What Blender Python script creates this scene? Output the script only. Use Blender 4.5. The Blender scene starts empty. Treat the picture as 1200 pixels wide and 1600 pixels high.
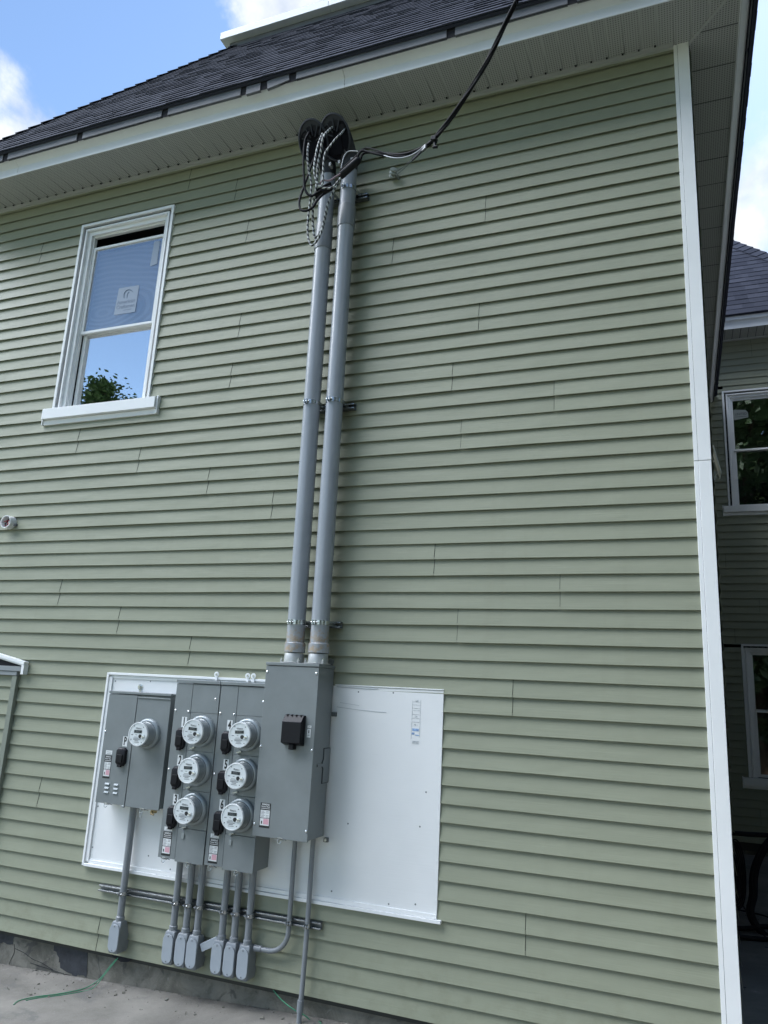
import bpy, bmesh, math, random
from mathutils import Vector, Matrix
random.seed(7)
SC = bpy.context.scene
COL = SC.collection
R = math.radians

# ------------------------------------------------------------------ camera
cam_d = bpy.data.cameras.new("camera")
cam = bpy.data.objects.new("camera", cam_d); COL.objects.link(cam)
cr = Vector((0.932, 0.360, 0.050)).normalized()
cf = Vector((-0.361, 0.902, 0.236)).normalized()
cr = (cr - cf * cr.dot(cf)).normalized()
cu_ = cr.cross(cf)
m3 = Matrix((cr, cu_, -cf)).transposed()
cam.matrix_world = Matrix.Translation((-0.1067, -4.4329, 1.9532)) @ m3.to_4x4()
cam_d.sensor_fit = 'VERTICAL'; cam_d.sensor_height = 36.0; cam_d.sensor_width = 27.0
cam_d.lens = 1176.59 / 1600 * 36
cam_d.clip_start = 0.05; cam_d.clip_end = 3000
SC.camera = cam

# ------------------------------------------------------------------ light
SUN = Vector((0.10, 0.50, 0)).normalized()
ELEV = R(50)
sun_az = math.atan2(SUN.x, SUN.y)          # clockwise from +Y
sun_dir = Vector((SUN.x * math.cos(ELEV), SUN.y * math.cos(ELEV), math.sin(ELEV)))
sd = bpy.data.lights.new("sun", 'SUN'); sd.energy = 2.0; sd.angle = R(0.5); sd.color = (1.0, 0.95, 0.88)
so = bpy.data.objects.new("sun", sd); COL.objects.link(so)
so.rotation_euler = sun_dir.to_track_quat('Z', 'Y').to_euler()
SC.view_settings.view_transform = 'Standard'
SC.view_settings.look = 'None'
SC.view_settings.gamma = 1.0
SC.view_settings.exposure = 1.22
SC.view_settings.use_curve_mapping = False

W = bpy.data.worlds.new("World"); SC.world = W; W.use_nodes = True
nt = W.node_tree; nt.nodes.clear()
def N(t, **k):
    n = nt.nodes.new(t)
    for a, b in k.items(): setattr(n, a, b)
    return n
def L(a, b): nt.links.new(a, b)
def mth(op, a, b=None, c=None, clamp=False):
    n = N('ShaderNodeMath', operation=op); n.use_clamp = clamp
    for i, v in enumerate((a, b, c)):
        if v is None: continue
        if isinstance(v, (int, float)): n.inputs[i].default_value = v
        else: L(v, n.inputs[i])
    return n.outputs[0]
sky = N('ShaderNodeTexSky'); sky.sky_type = 'NISHITA'; sky.sun_disc = False
sky.sun_elevation = ELEV; sky.sun_rotation = sun_az
sky.air_density = 1.15; sky.dust_density = 0.15; sky.ozone_density = 3.0
tc = N('ShaderNodeTexCoord')
nz = N('ShaderNodeTexNoise'); nz.inputs['Scale'].default_value = 5.5; nz.inputs['Detail'].default_value = 9
nz.inputs['Roughness'].default_value = 0.58; nz.inputs['Distortion'].default_value = 0.25
L(tc.outputs['Generated'], nz.inputs['Vector'])
val = mth('SUBTRACT', nz.outputs['Fac'], 0.34)
for d, c0, c1, amt in (((-.690, .465, .505), .978, .997, .31), ((-.34, .58, .745), .988, .998, .28),
                       ((-.20, .60, .80), .968, .99, .30), ((.125, .835, .52), .976, .998, .17),
                       ((.30, .80, .50), .95, .99, .14), ((-.45, -.30, .84), .885, .975, .38), ((-.80, -.05, .60), .90, .985, .30), ((.5, -.7, .5), .90, .98, .26)):  # clouds on the camera side are added, unseen key light for the wall
    dn = N('ShaderNodeVectorMath', operation='DOT_PRODUCT')
    L(tc.outputs['Generated'], dn.inputs[0]); dn.inputs[1].default_value = Vector(d).normalized()
    mr = N('ShaderNodeMapRange', interpolation_type='SMOOTHSTEP')
    L(dn.outputs['Value'], mr.inputs['Value']); mr.inputs['From Min'].default_value = c0; mr.inputs['From Max'].default_value = c1
    mr.inputs['To Max'].default_value = amt
    val = mth('ADD', val, mr.outputs[0])
cr_ = N('ShaderNodeMapRange', interpolation_type='SMOOTHSTEP')
L(val, cr_.inputs['Value']); cr_.inputs['From Min'].default_value = 0.33; cr_.inputs['From Max'].default_value = 0.50
nz2 = N('ShaderNodeTexNoise'); nz2.inputs['Scale'].default_value = 11; nz2.inputs['Detail'].default_value = 8
L(tc.outputs['Generated'], nz2.inputs['Vector'])
cc = N('ShaderNodeMix', data_type='RGBA')
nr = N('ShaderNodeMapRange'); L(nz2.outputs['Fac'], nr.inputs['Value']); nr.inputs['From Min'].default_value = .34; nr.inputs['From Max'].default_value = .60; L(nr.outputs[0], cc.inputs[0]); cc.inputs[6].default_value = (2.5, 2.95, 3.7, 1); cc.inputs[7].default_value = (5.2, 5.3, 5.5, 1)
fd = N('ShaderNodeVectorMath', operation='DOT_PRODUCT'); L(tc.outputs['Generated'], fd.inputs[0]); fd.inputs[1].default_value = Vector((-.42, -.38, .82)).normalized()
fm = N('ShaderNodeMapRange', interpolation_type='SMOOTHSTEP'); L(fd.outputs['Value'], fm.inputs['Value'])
fm.inputs['From Min'].default_value = 0.66; fm.inputs['From Max'].default_value = 0.88; fm.inputs['To Min'].default_value = 1.0; fm.inputs['To Max'].default_value = 12.8  # boosts the added out-of-view clouds so they light the wall
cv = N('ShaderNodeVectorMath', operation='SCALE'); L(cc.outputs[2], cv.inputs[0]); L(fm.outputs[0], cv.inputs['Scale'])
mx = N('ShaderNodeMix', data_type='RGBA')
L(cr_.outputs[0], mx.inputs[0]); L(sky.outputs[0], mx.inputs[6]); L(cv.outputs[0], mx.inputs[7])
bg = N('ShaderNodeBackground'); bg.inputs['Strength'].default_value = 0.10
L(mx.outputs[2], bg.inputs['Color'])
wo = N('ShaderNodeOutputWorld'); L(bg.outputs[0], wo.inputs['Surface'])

# ------------------------------------------------------------------ materials
def mat(name, col, rough=0.6, metal=0.0, var=0.0, vscale=4.0, bump=0.0, bscale=60.0, spec=0.5, stretch=(1, 1, 1), tint=None, coat=0.0):
    m = bpy.data.materials.new(name); m.use_nodes = True
    t = m.node_tree; b = t.nodes['Principled BSDF']
    b.inputs['Base Color'].default_value = (*col, 1); b.inputs['Roughness'].default_value = rough
    b.inputs['Metallic'].default_value = metal
    b.inputs['Specular IOR Level'].default_value = spec
    b.inputs['Coat Weight'].default_value = coat
    tc = t.nodes.new('ShaderNodeTexCoord'); mp = t.nodes.new('ShaderNodeMapping')
    mp.inputs['Scale'].default_value = stretch
    t.links.new(tc.outputs['Object'], mp.inputs['Vector'])
    if var:
        n = t.nodes.new('ShaderNodeTexNoise'); n.inputs['Scale'].default_value = vscale; n.inputs['Detail'].default_value = 7
        n.inputs['Roughness'].default_value = 0.62
        t.links.new(mp.outputs[0], n.inputs['Vector'])
        mr = t.nodes.new('ShaderNodeMapRange'); mr.inputs['From Min'].default_value = .3; mr.inputs['From Max'].default_value = .7
        t.links.new(n.outputs['Fac'], mr.inputs['Value'])
        mi = t.nodes.new('ShaderNodeMix'); mi.data_type = 'RGBA'
        c2 = tint if tint else tuple(min(1, c * (1 + var)) for c in col)
        c1 = tuple(c * (1 - var) for c in col)
        mi.inputs[6].default_value = (*c1, 1); mi.inputs[7].default_value = (*c2, 1)
        t.links.new(mr.outputs[0], mi.inputs[0]); t.links.new(mi.outputs[2], b.inputs['Base Color'])
    if bump:
        n2 = t.nodes.new('ShaderNodeTexNoise'); n2.inputs['Scale'].default_value = bscale; n2.inputs['Detail'].default_value = 5
        t.links.new(mp.outputs[0], n2.inputs['Vector'])
        bp = t.nodes.new('ShaderNodeBump'); bp.inputs['Strength'].default_value = bump; bp.inputs['Distance'].default_value = 0.01
        t.links.new(n2.outputs['Fac'], bp.inputs['Height']); t.links.new(bp.outputs[0], b.inputs['Normal'])
    return m

def siding_mat(name, col):
    m = bpy.data.materials.new(name); m.use_nodes = True
    t = m.node_tree; b = t.nodes['Principled BSDF']; b.inputs['Roughness'].default_value = 0.5
    b.inputs['Specular IOR Level'].default_value = 0.35
    tc = t.nodes.new('ShaderNodeTexCoord')
    at = t.nodes.new('ShaderNodeAttribute'); at.attribute_name = 'tone'
    # wood grain running along the boards
    mp = t.nodes.new('ShaderNodeMapping'); mp.inputs['Scale'].default_value = (1.4, 1.4, 42)
    t.links.new(tc.outputs['Object'], mp.inputs['Vector'])
    n = t.nodes.new('ShaderNodeTexNoise'); n.inputs['Scale'].default_value = 3.0; n.inputs['Detail'].default_value = 7
    t.links.new(mp.outputs[0], n.inputs['Vector'])
    bp = t.nodes.new('ShaderNodeBump'); bp.inputs['Strength'].default_value = 0.20; bp.inputs['Distance'].default_value = 0.004
    t.links.new(n.outputs['Fac'], bp.inputs['Height'])
    # slow waviness of vinyl
    mp2 = t.nodes.new('ShaderNodeMapping'); mp2.inputs['Scale'].default_value = (1.6, 1.6, 5)
    t.links.new(tc.outputs['Object'], mp2.inputs['Vector'])
    n2 = t.nodes.new('ShaderNodeTexNoise'); n2.inputs['Scale'].default_value = 1.4; n2.inputs['Detail'].default_value = 2
    t.links.new(mp2.outputs[0], n2.inputs['Vector'])
    bp2 = t.nodes.new('ShaderNodeBump'); bp2.inputs['Strength'].default_value = 0.20; bp2.inputs['Distance'].default_value = 0.03
    t.links.new(n2.outputs['Fac'], bp2.inputs['Height']); t.links.new(bp.outputs[0], bp2.inputs['Normal'])
    t.links.new(bp2.outputs[0], b.inputs['Normal'])
    # dust and chalking
    n3 = t.nodes.new('ShaderNodeTexNoise'); n3.inputs['Scale'].default_value = 2.3; n3.inputs['Detail'].default_value = 9; n3.inputs['Roughness'].default_value = .7
    t.links.new(tc.outputs['Object'], n3.inputs['Vector'])
    ad = t.nodes.new('ShaderNodeMath'); ad.operation = 'ADD'
    sb = t.nodes.new('ShaderNodeMath'); sb.operation = 'MULTIPLY_ADD'; sb.inputs[1].default_value = 0.14; sb.inputs[2].default_value = 0.93
    t.links.new(n3.outputs['Fac'], sb.inputs[0])
    t.links.new(sb.outputs[0], ad.inputs[0]); t.links.new(at.outputs['Fac'], ad.inputs[1])
    hs = t.nodes.new('ShaderNodeHueSaturation'); hs.inputs['Color'].default_value = (*col, 1)
    t.links.new(ad.outputs[0], hs.inputs['Value'])
    # mud splash low on the wall and faint vertical run marks
    sx = t.nodes.new('ShaderNodeSeparateXYZ'); t.links.new(tc.outputs['Object'], sx.inputs[0])
    z = t.nodes.new('ShaderNodeMapRange'); z.inputs['From Min'].default_value = .75; z.inputs['From Max'].default_value = .25; t.links.new(sx.outputs['Z'], z.inputs['Value'])
    n4 = t.nodes.new('ShaderNodeTexNoise'); n4.inputs['Scale'].default_value = 9; n4.inputs['Detail'].default_value = 9; n4.inputs['Roughness'].default_value = .75
    t.links.new(tc.outputs['Object'], n4.inputs['Vector'])
    mr4 = t.nodes.new('ShaderNodeMapRange'); mr4.inputs['From Min'].default_value = .48; mr4.inputs['From Max'].default_value = .68; t.links.new(n4.outputs['Fac'], mr4.inputs['Value'])
    ml = t.nodes.new('ShaderNodeMath'); ml.operation = 'MULTIPLY'; t.links.new(z.outputs[0], ml.inputs[0]); t.links.new(mr4.outputs[0], ml.inputs[1])
    mp5 = t.nodes.new('ShaderNodeMapping'); mp5.inputs['Scale'].default_value = (9, 9, .35); t.links.new(tc.outputs['Object'], mp5.inputs['Vector'])
    n5 = t.nodes.new('ShaderNodeTexNoise'); n5.inputs['Scale'].default_value = 1.6; n5.inputs['Detail'].default_value = 6; t.links.new(mp5.outputs[0], n5.inputs['Vector'])
    mr5 = t.nodes.new('ShaderNodeMapRange'); mr5.inputs['From Min'].default_value = .56; mr5.inputs['From Max'].default_value = .78; mr5.inputs['To Max'].default_value = .22; t.links.new(n5.outputs['Fac'], mr5.inputs['Value'])
    mxx = t.nodes.new('ShaderNodeMath'); mxx.operation = 'MAXIMUM'; t.links.new(ml.outputs[0], mxx.inputs[0]); t.links.new(mr5.outputs[0], mxx.inputs[1])
    mm = t.nodes.new('ShaderNodeMath'); mm.operation = 'MULTIPLY'; mm.inputs[1].default_value = .55; t.links.new(mxx.outputs[0], mm.inputs[0])
    mc = t.nodes.new('ShaderNodeMix'); mc.data_type = 'RGBA'; t.links.new(mm.outputs[0], mc.inputs[0]); t.links.new(hs.outputs[0], mc.inputs[6]); mc.inputs[7].default_value = (col[0] * .72, col[1] * .68, col[2] * .62, 1)
    t.links.new(mc.outputs[2], b.inputs['Base Color'])
    return m

M = {}
M['siding'] = siding_mat('sage_vinyl', (0.255, 0.269, 0.196))
M['siding_wing'] = siding_mat('sage_vinyl_wing', (0.255, 0.269, 0.196))
M['sheath'] = mat('sheathing', (0.05, 0.05, 0.045), 0.9)
M['white'] = mat('white_vinyl', (0.80, 0.81, 0.81), 0.38, var=0.03, vscale=3)
M['postwhite'] = mat('white_corner_coil', (0.80, 0.81, 0.81), 0.33, var=0.035, vscale=2.0, bump=0.03, bscale=6)
M['soffit'] = None
M['plywood'] = None
M['grey'] = mat('grey_enamel', (0.184, 0.204, 0.208), 0.40, var=0.09, vscale=5.0, bump=0.02, bscale=140)
M['greydark'] = mat('grey_enamel_seam', (0.035, 0.04, 0.045), 0.7)
M['pvc'] = mat('grey_pvc', (0.205, 0.222, 0.238), 0.30, var=0.05, vscale=5)
M['pvclight'] = mat('pale_pvc_cover', (0.315, 0.350, 0.385), 0.42, var=0.05, vscale=8)
M['hub'] = mat('cast_zinc', (0.40, 0.41, 0.40), 0.45, 0.3, var=0.12, vscale=30)
M['galv'] = mat('galvanized', (0.46, 0.48, 0.49), 0.24, 0.9, var=0.18, vscale=25)
M['strut'] = mat('strut_steel', (0.15, 0.16, 0.165), 0.4, 0.6, var=0.15, vscale=20)
M['black'] = mat('black_plastic', (0.008, 0.008, 0.011), 0.42, spec=.22)
M['rubber'] = mat('black_cable', (0.008, 0.008, 0.011), 0.6, spec=.15)
M['cowl'] = mat('dark_grey_cowl', (0.045, 0.048, 0.058), 0.6, spec=.2, var=0.1, vscale=10)
M['cowlface'] = mat('black_cowl_insert', (0.008, 0.008, 0.012), 0.8, spec=.1)
M['meterface'] = mat('meter_dial_white', (0.62, 0.66, 0.67), 0.30, var=0.03, vscale=40, coat=0.3)
M['meterbody'] = mat('meter_cover_grey', (0.25, 0.275, 0.28), 0.22, var=0.10, vscale=14, coat=0.4)
M['meterring'] = mat('meter_ring_grey', (0.26, 0.29, 0.30), 0.34, 0.25)
M['lcd'] = mat('lcd_dark', (0.03, 0.04, 0.045), 0.2)
M['sticker'] = mat('sticker_white', (0.66, 0.68, 0.68), 0.4)
M['ink'] = mat('sticker_black', (0.012, 0.013, 0.015), 0.4)
M['inkgrey'] = mat('sticker_grey_ink', (0.16, 0.17, 0.18), 0.5)
M['pink'] = mat('sticker_pink', (0.60, 0.33, 0.38), 0.5)
M['blueink'] = mat('stamp_blue_ink', (0.25, 0.38, 0.60), 0.6, var=0.4, vscale=60)
M['stampink'] = mat('stamp_dark_ink', (0.36, 0.41, 0.44), 0.7, var=0.4, vscale=110, tint=(0.74, 0.76, 0.77))
M['screw'] = mat('screw_steel', (0.72, 0.73, 0.73), 0.25, 0.85)
M['brass'] = mat('brass_fitting', (0.42, 0.33, 0.19), 0.32, 0.9)
M['concrete'] = None
M['parge'] = None
M['darkpaint'] = mat('foundation_tar', (0.035, 0.038, 0.045), 0.75, var=0.35, vscale=18, bump=0.4, bscale=50)
M['fascia'] = mat('fascia_coil', (0.66, 0.68, 0.70), 0.4, var=0.03, vscale=2)
M['drip'] = mat('drip_edge_grey', (0.12, 0.125, 0.14), 0.6, var=0.12, vscale=6)
M['dark'] = mat('dark_interior', (0.012, 0.012, 0.016), 0.9)
M['greenwire'] = mat('green_wire', (0.03, 0.22, 0.11), 0.4)
M['red'] = mat('red_wire', (0.45, 0.03, 0.05), 0.4)
M['insul'] = mat('porcelain', (0.30, 0.33, 0.30), 0.3)
M['pinkcable'] = mat('pinkish_conductor', (0.28, 0.19, 0.21), 0.4)
M['alu'] = mat('aluminium_strand', (0.34, 0.35, 0.36), 0.45, 0.6)
M['bark'] = mat('bark', (0.09, 0.065, 0.045), 0.9, var=0.3, vscale=12, bump=0.6, bscale=20)
M['leafA'] = mat('leaf_dark', (0.045, 0.085, 0.030), 0.6, var=0.4, vscale=1.2)
M['leafB'] = mat('leaf_mid', (0.075, 0.125, 0.040), 0.6, var=0.4, vscale=1.2)
M['porch'] = mat('grey_trim', (0.24, 0.26, 0.27), 0.5)
M['postsage'] = mat('sage_corner_trim', (0.20, 0.22, 0.18), 0.5)
M['shadehouse'] = siding_mat('shade_house_clapboard', (0.30, 0.31, 0.31))
M['paper'] = mat('window_sticker', (0.24, 0.30, 0.39), 0.5)
M['paperink'] = mat('window_sticker_ink', (0.14, 0.19, 0.27), 0.5)
M['papergrey'] = mat('window_label_grey', (0.16, 0.18, 0.17), 0.5)

def shell(name, rough=0.8):
    m = bpy.data.materials.new(name); m.use_nodes = True
    t = m.node_tree; b = t.nodes['Principled BSDF']; b.inputs['Roughness'].default_value = rough
    tc = t.nodes.new('ShaderNodeTexCoord')
    return m, t, b, tc
def noise(t, vec, scale, detail=6, rough=.6, dist=0.0):
    n = t.nodes.new('ShaderNodeTexNoise'); n.inputs['Scale'].default_value = scale
    n.inputs['Detail'].default_value = detail; n.inputs['Roughness'].default_value = rough; n.inputs['Distortion'].default_value = dist
    t.links.new(vec, n.inputs['Vector']); return n.outputs['Fac']
def mapping(t, vec, sc, loc=(0, 0, 0)):
    n = t.nodes.new('ShaderNodeMapping'); n.inputs['Scale'].default_value = sc; n.inputs['Location'].default_value = loc
    t.links.new(vec, n.inputs['Vector']); return n.outputs[0]
def rng(t, v, a, b, c=0., d=1.):
    n = t.nodes.new('ShaderNodeMapRange'); n.interpolation_type = 'SMOOTHSTEP'
    t.links.new(v, n.inputs['Value'])
    for k, x in zip(('From Min', 'From Max', 'To Min', 'To Max'), (a, b, c, d)): n.inputs[k].default_value = x
    return n.outputs[0]
def mixc(t, f, a, b):
    n = t.nodes.new('ShaderNodeMix'); n.data_type = 'RGBA'
    if isinstance(f, (int, float)): n.inputs[0].default_value = f
    else: t.links.new(f, n.inputs[0])
    for i, v in ((6, a), (7, b)):
        if isinstance(v, tuple): n.inputs[i].default_value = (*v, 1)
        else: t.links.new(v, n.inputs[i])
    return n.outputs[2]
def bump(t, b, h, s=.3, d=.01):
    n = t.nodes.new('ShaderNodeBump'); n.inputs['Strength'].default_value = s; n.inputs['Distance'].default_value = d
    t.links.new(h, n.inputs['Height']); t.links.new(n.outputs[0], b.inputs['Normal'])

M['crackgrey'] = mat('hairline_grey', (0.42, 0.44, 0.46), 0.8)
# concrete pad
m, t, b, tc = shell('stained_concrete', .88); o = tc.outputs['Object']
c = mixc(t, rng(t, noise(t, o, 1.1, 9, .65, .4), .35, .68), (0.110, 0.104, 0.090), (0.205, 0.194, 0.170))
c = mixc(t, rng(t, noise(t, mapping(t, o, (1, 1, 1), (4.2, 1, 0)), 3.1, 9, .68, .5), .60, .72, 0, .75), c, (0.30, 0.29, 0.27))
c = mixc(t, rng(t, noise(t, mapping(t, o, (1, 1, 1), (9, 3, 0)), 2.2, 10, .7, .6), .56, .66, 0, .7), c, (0.10, 0.098, 0.092))
c = mixc(t, rng(t, noise(t, o, 160, 3), .55, .75, 0, .35), c, (0.33, 0.32, 0.30))
t.links.new(c, b.inputs['Base Color']); bump(t, b, noise(t, o, 22, 10, .7), .5, .006); M['concrete'] = m
# parged foundation
m, t, b, tc = shell('parged_foundation', .9); o = tc.outputs['Object']
c = mixc(t, rng(t, noise(t, o, 4, 9, .7, .5), .35, .65), (0.10, 0.096, 0.080), (0.215, 0.205, 0.176))
c = mixc(t, rng(t, noise(t, o, 11, 8, .7, 1.5), .60, .68, 0, .8), c, (0.24, 0.235, 0.215))
c = mixc(t, rng(t, noise(t, mapping(t, o, (1, 1, 1), (3, 1, 8)), 6, 8, .6, 1), .58, .66, 0, .6), c, (0.05, 0.05, 0.05))
t.links.new(c, b.inputs['Base Color']); bump(t, b, noise(t, o, 30, 10, .75), .7, .012); M['parge'] = m
# painted plywood
m, t, b, tc = shell('white_painted_plywood', .55); o = tc.outputs['Object']
g = noise(t, mapping(t, o, (2.5, 1, 60)), 2.2, 9, .6, .3)
c = mixc(t, rng(t, g, .60, .80, 0, .6), (0.77, 0.78, 0.78), (0.68, 0.70, 0.71))
c = mixc(t, rng(t, noise(t, mapping(t, o, (7, 1, 90), (1, 2, 3)), 1.5, 6, .6), .74, .80, 0, .55), c, (0.33, 0.34, 0.36))
c = mixc(t, rng(t, noise(t, o, 1.7, 4), .4, .7, 0, .5), c, (0.70, 0.71, 0.71))
t.links.new(c, b.inputs['Base Color']); bump(t, b, g, .12, .004); M['plywood'] = m
# perforated soffit
m, t, b, tc = shell('perforated_soffit', .55); o = tc.outputs['Object']
v = t.nodes.new('ShaderNodeTexVoronoi'); v.inputs['Scale'].default_value = 62; v.inputs['Randomness'].default_value = 0.0; v.voronoi_dimensions = '2D'
t.links.new(o, v.inputs['Vector'])
c = mixc(t, rng(t, v.outputs['Distance'], .24, .32, .75, 0), (0.40, 0.41, 0.40), (0.08, 0.08, 0.08))
t.links.new(c, b.inputs['Base Color']); M['soffitperf'] = m
M['soffit'] = mat('soffit_vinyl', (0.42, 0.43, 0.42), 0.5, var=0.04, vscale=4)
M['soffitgroove'] = mat('soffit_groove', (0.10, 0.10, 0.10), 0.8)
# shingles with a tone per tab
m, t, b, tc = shell('asphalt_shingle', .92); o = tc.outputs['Object']
at = t.nodes.new('ShaderNodeAttribute'); at.attribute_name = 'tone'
c = mixc(t, at.outputs['Fac'], (0.026, 0.029, 0.042), (0.046, 0.050, 0.068))
c = mixc(t, rng(t, noise(t, o, 240, 2), .52, .75, 0, .5), c, (0.095, 0.10, 0.125))
t.links.new(c, b.inputs['Base Color']); bump(t, b, noise(t, o, 200, 3), .6, .004); b.inputs['Specular IOR Level'].default_value = .15; M['shingle'] = m
# riser pvc with rust stain near foot
m, t, b, tc = shell('riser_pvc', .34); o = tc.outputs['Object']
sx = t.nodes.new('ShaderNodeSeparateXYZ'); t.links.new(o, sx.inputs[0])
base = mixc(t, rng(t, noise(t, mapping(t, o, (6, 6, .8)), 2, 6), .4, .7), (0.270, 0.292, 0.318), (0.325, 0.350, 0.378))
ma = t.nodes.new('ShaderNodeMath'); ma.operation = 'MULTIPLY'
t.links.new(rng(t, sx.outputs['Z'], .255, .16), ma.inputs[0]); t.links.new(rng(t, noise(t, o, 22, 6, .7), .42, .62, 0, .75), ma.inputs[1])
c = mixc(t, ma.outputs[0], base, (0.34, 0.24, 0.14))
t.links.new(c, b.inputs['Base Color']); b.inputs['Roughness'].default_value = .26; M['riser'] = m
# striped tape cable (stripe runs round the tube, from the tube's own UV)
m, t, b, tc = shell('striped_cable', .42)
sx = t.nodes.new('ShaderNodeSeparateXYZ'); t.links.new(tc.outputs['UV'], sx.inputs[0])
a1 = t.nodes.new('ShaderNodeMath'); a1.operation = 'MULTIPLY_ADD'; a1.inputs[1].default_value = 27.0
t.links.new(sx.outputs['Y'], a1.inputs[0]); t.links.new(sx.outputs['X'], a1.inputs[2])
a2 = t.nodes.new('ShaderNodeMath'); a2.operation = 'FRACT'; t.links.new(a1.outputs[0], a2.inputs[0])
c = mixc(t, rng(t, a2.outputs[0], .50, .56), mixc(t, rng(t, noise(t, tc.outputs['Object'], 30, 4), .4, .65), (0.50, 0.53, 0.52), (0.30, 0.29, 0.27)), (0.018, 0.018, 0.022))
t.links.new(c, b.inputs['Base Color']); M['stripe'] = m
# glass
def glass(name, refl, back, rough=0.0, tint=(1, 1, 1)):
    m = bpy.data.materials.new(name); m.use_nodes = True; t = m.node_tree; t.nodes.clear()
    g = t.nodes.new('ShaderNodeBsdfGlossy'); g.inputs['Roughness'].default_value = rough; g.inputs['Color'].default_value = (*tint, 1)
    d = t.nodes.new('ShaderNodeBsdfTransparent') if back is None else t.nodes.new('ShaderNodeBsdfDiffuse')
    if back is not None: d.inputs['Color'].default_value = (*back, 1)
    mx = t.nodes.new('ShaderNodeMixShader'); mx.inputs[0].default_value = refl
    t.links.new(d.outputs[0], mx.inputs[1]); t.links.new(g.outputs[0], mx.inputs[2])
    ou = t.nodes.new('ShaderNodeOutputMaterial'); t.links.new(mx.outputs[0], ou.inputs[0])
    return m, t
M['glass_low'], _ = glass('coated_glass', .80, None)
M['glass_wing'], _ = glass('window_glass_plain', .13, None)
M['glass_up'], _ = glass('upper_pane_glass', .24, None, .0)
# plywood grain seen behind the upper pane
m, t, b, tc = shell('swirled_plywood', .8); o = tc.outputs['Object']
w = t.nodes.new('ShaderNodeTexWave'); w.wave_type = 'RINGS'; w.rings_direction = 'Y'; w.inputs['Scale'].default_value = 3.2; w.inputs['Distortion'].default_value = 9
w.inputs['Detail'].default_value = 1.0; w.inputs['Detail Scale'].default_value = .45
t.links.new(mapping(t, o, (1.0, 1, 2.2), (4.6, 0, -11.0)), w.inputs['Vector'])
c = mixc(t, rng(t, w.outputs['Fac'], .35, .8), (0.085, 0.09, 0.10), (0.135, 0.14, 0.155))
t.links.new(c, b.inputs['Base Color']); M['swirl'] = m
# ground far away
m, t, b, tc = shell('lawn_soil', .95); o = tc.outputs['Object']
c = mixc(t, rng(t, noise(t, o, .6, 8), .4, .62), (0.060, 0.095, 0.035), (0.15, 0.14, 0.09))
t.links.new(c, b.inputs['Base Color']); M['lawn'] = m

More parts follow.
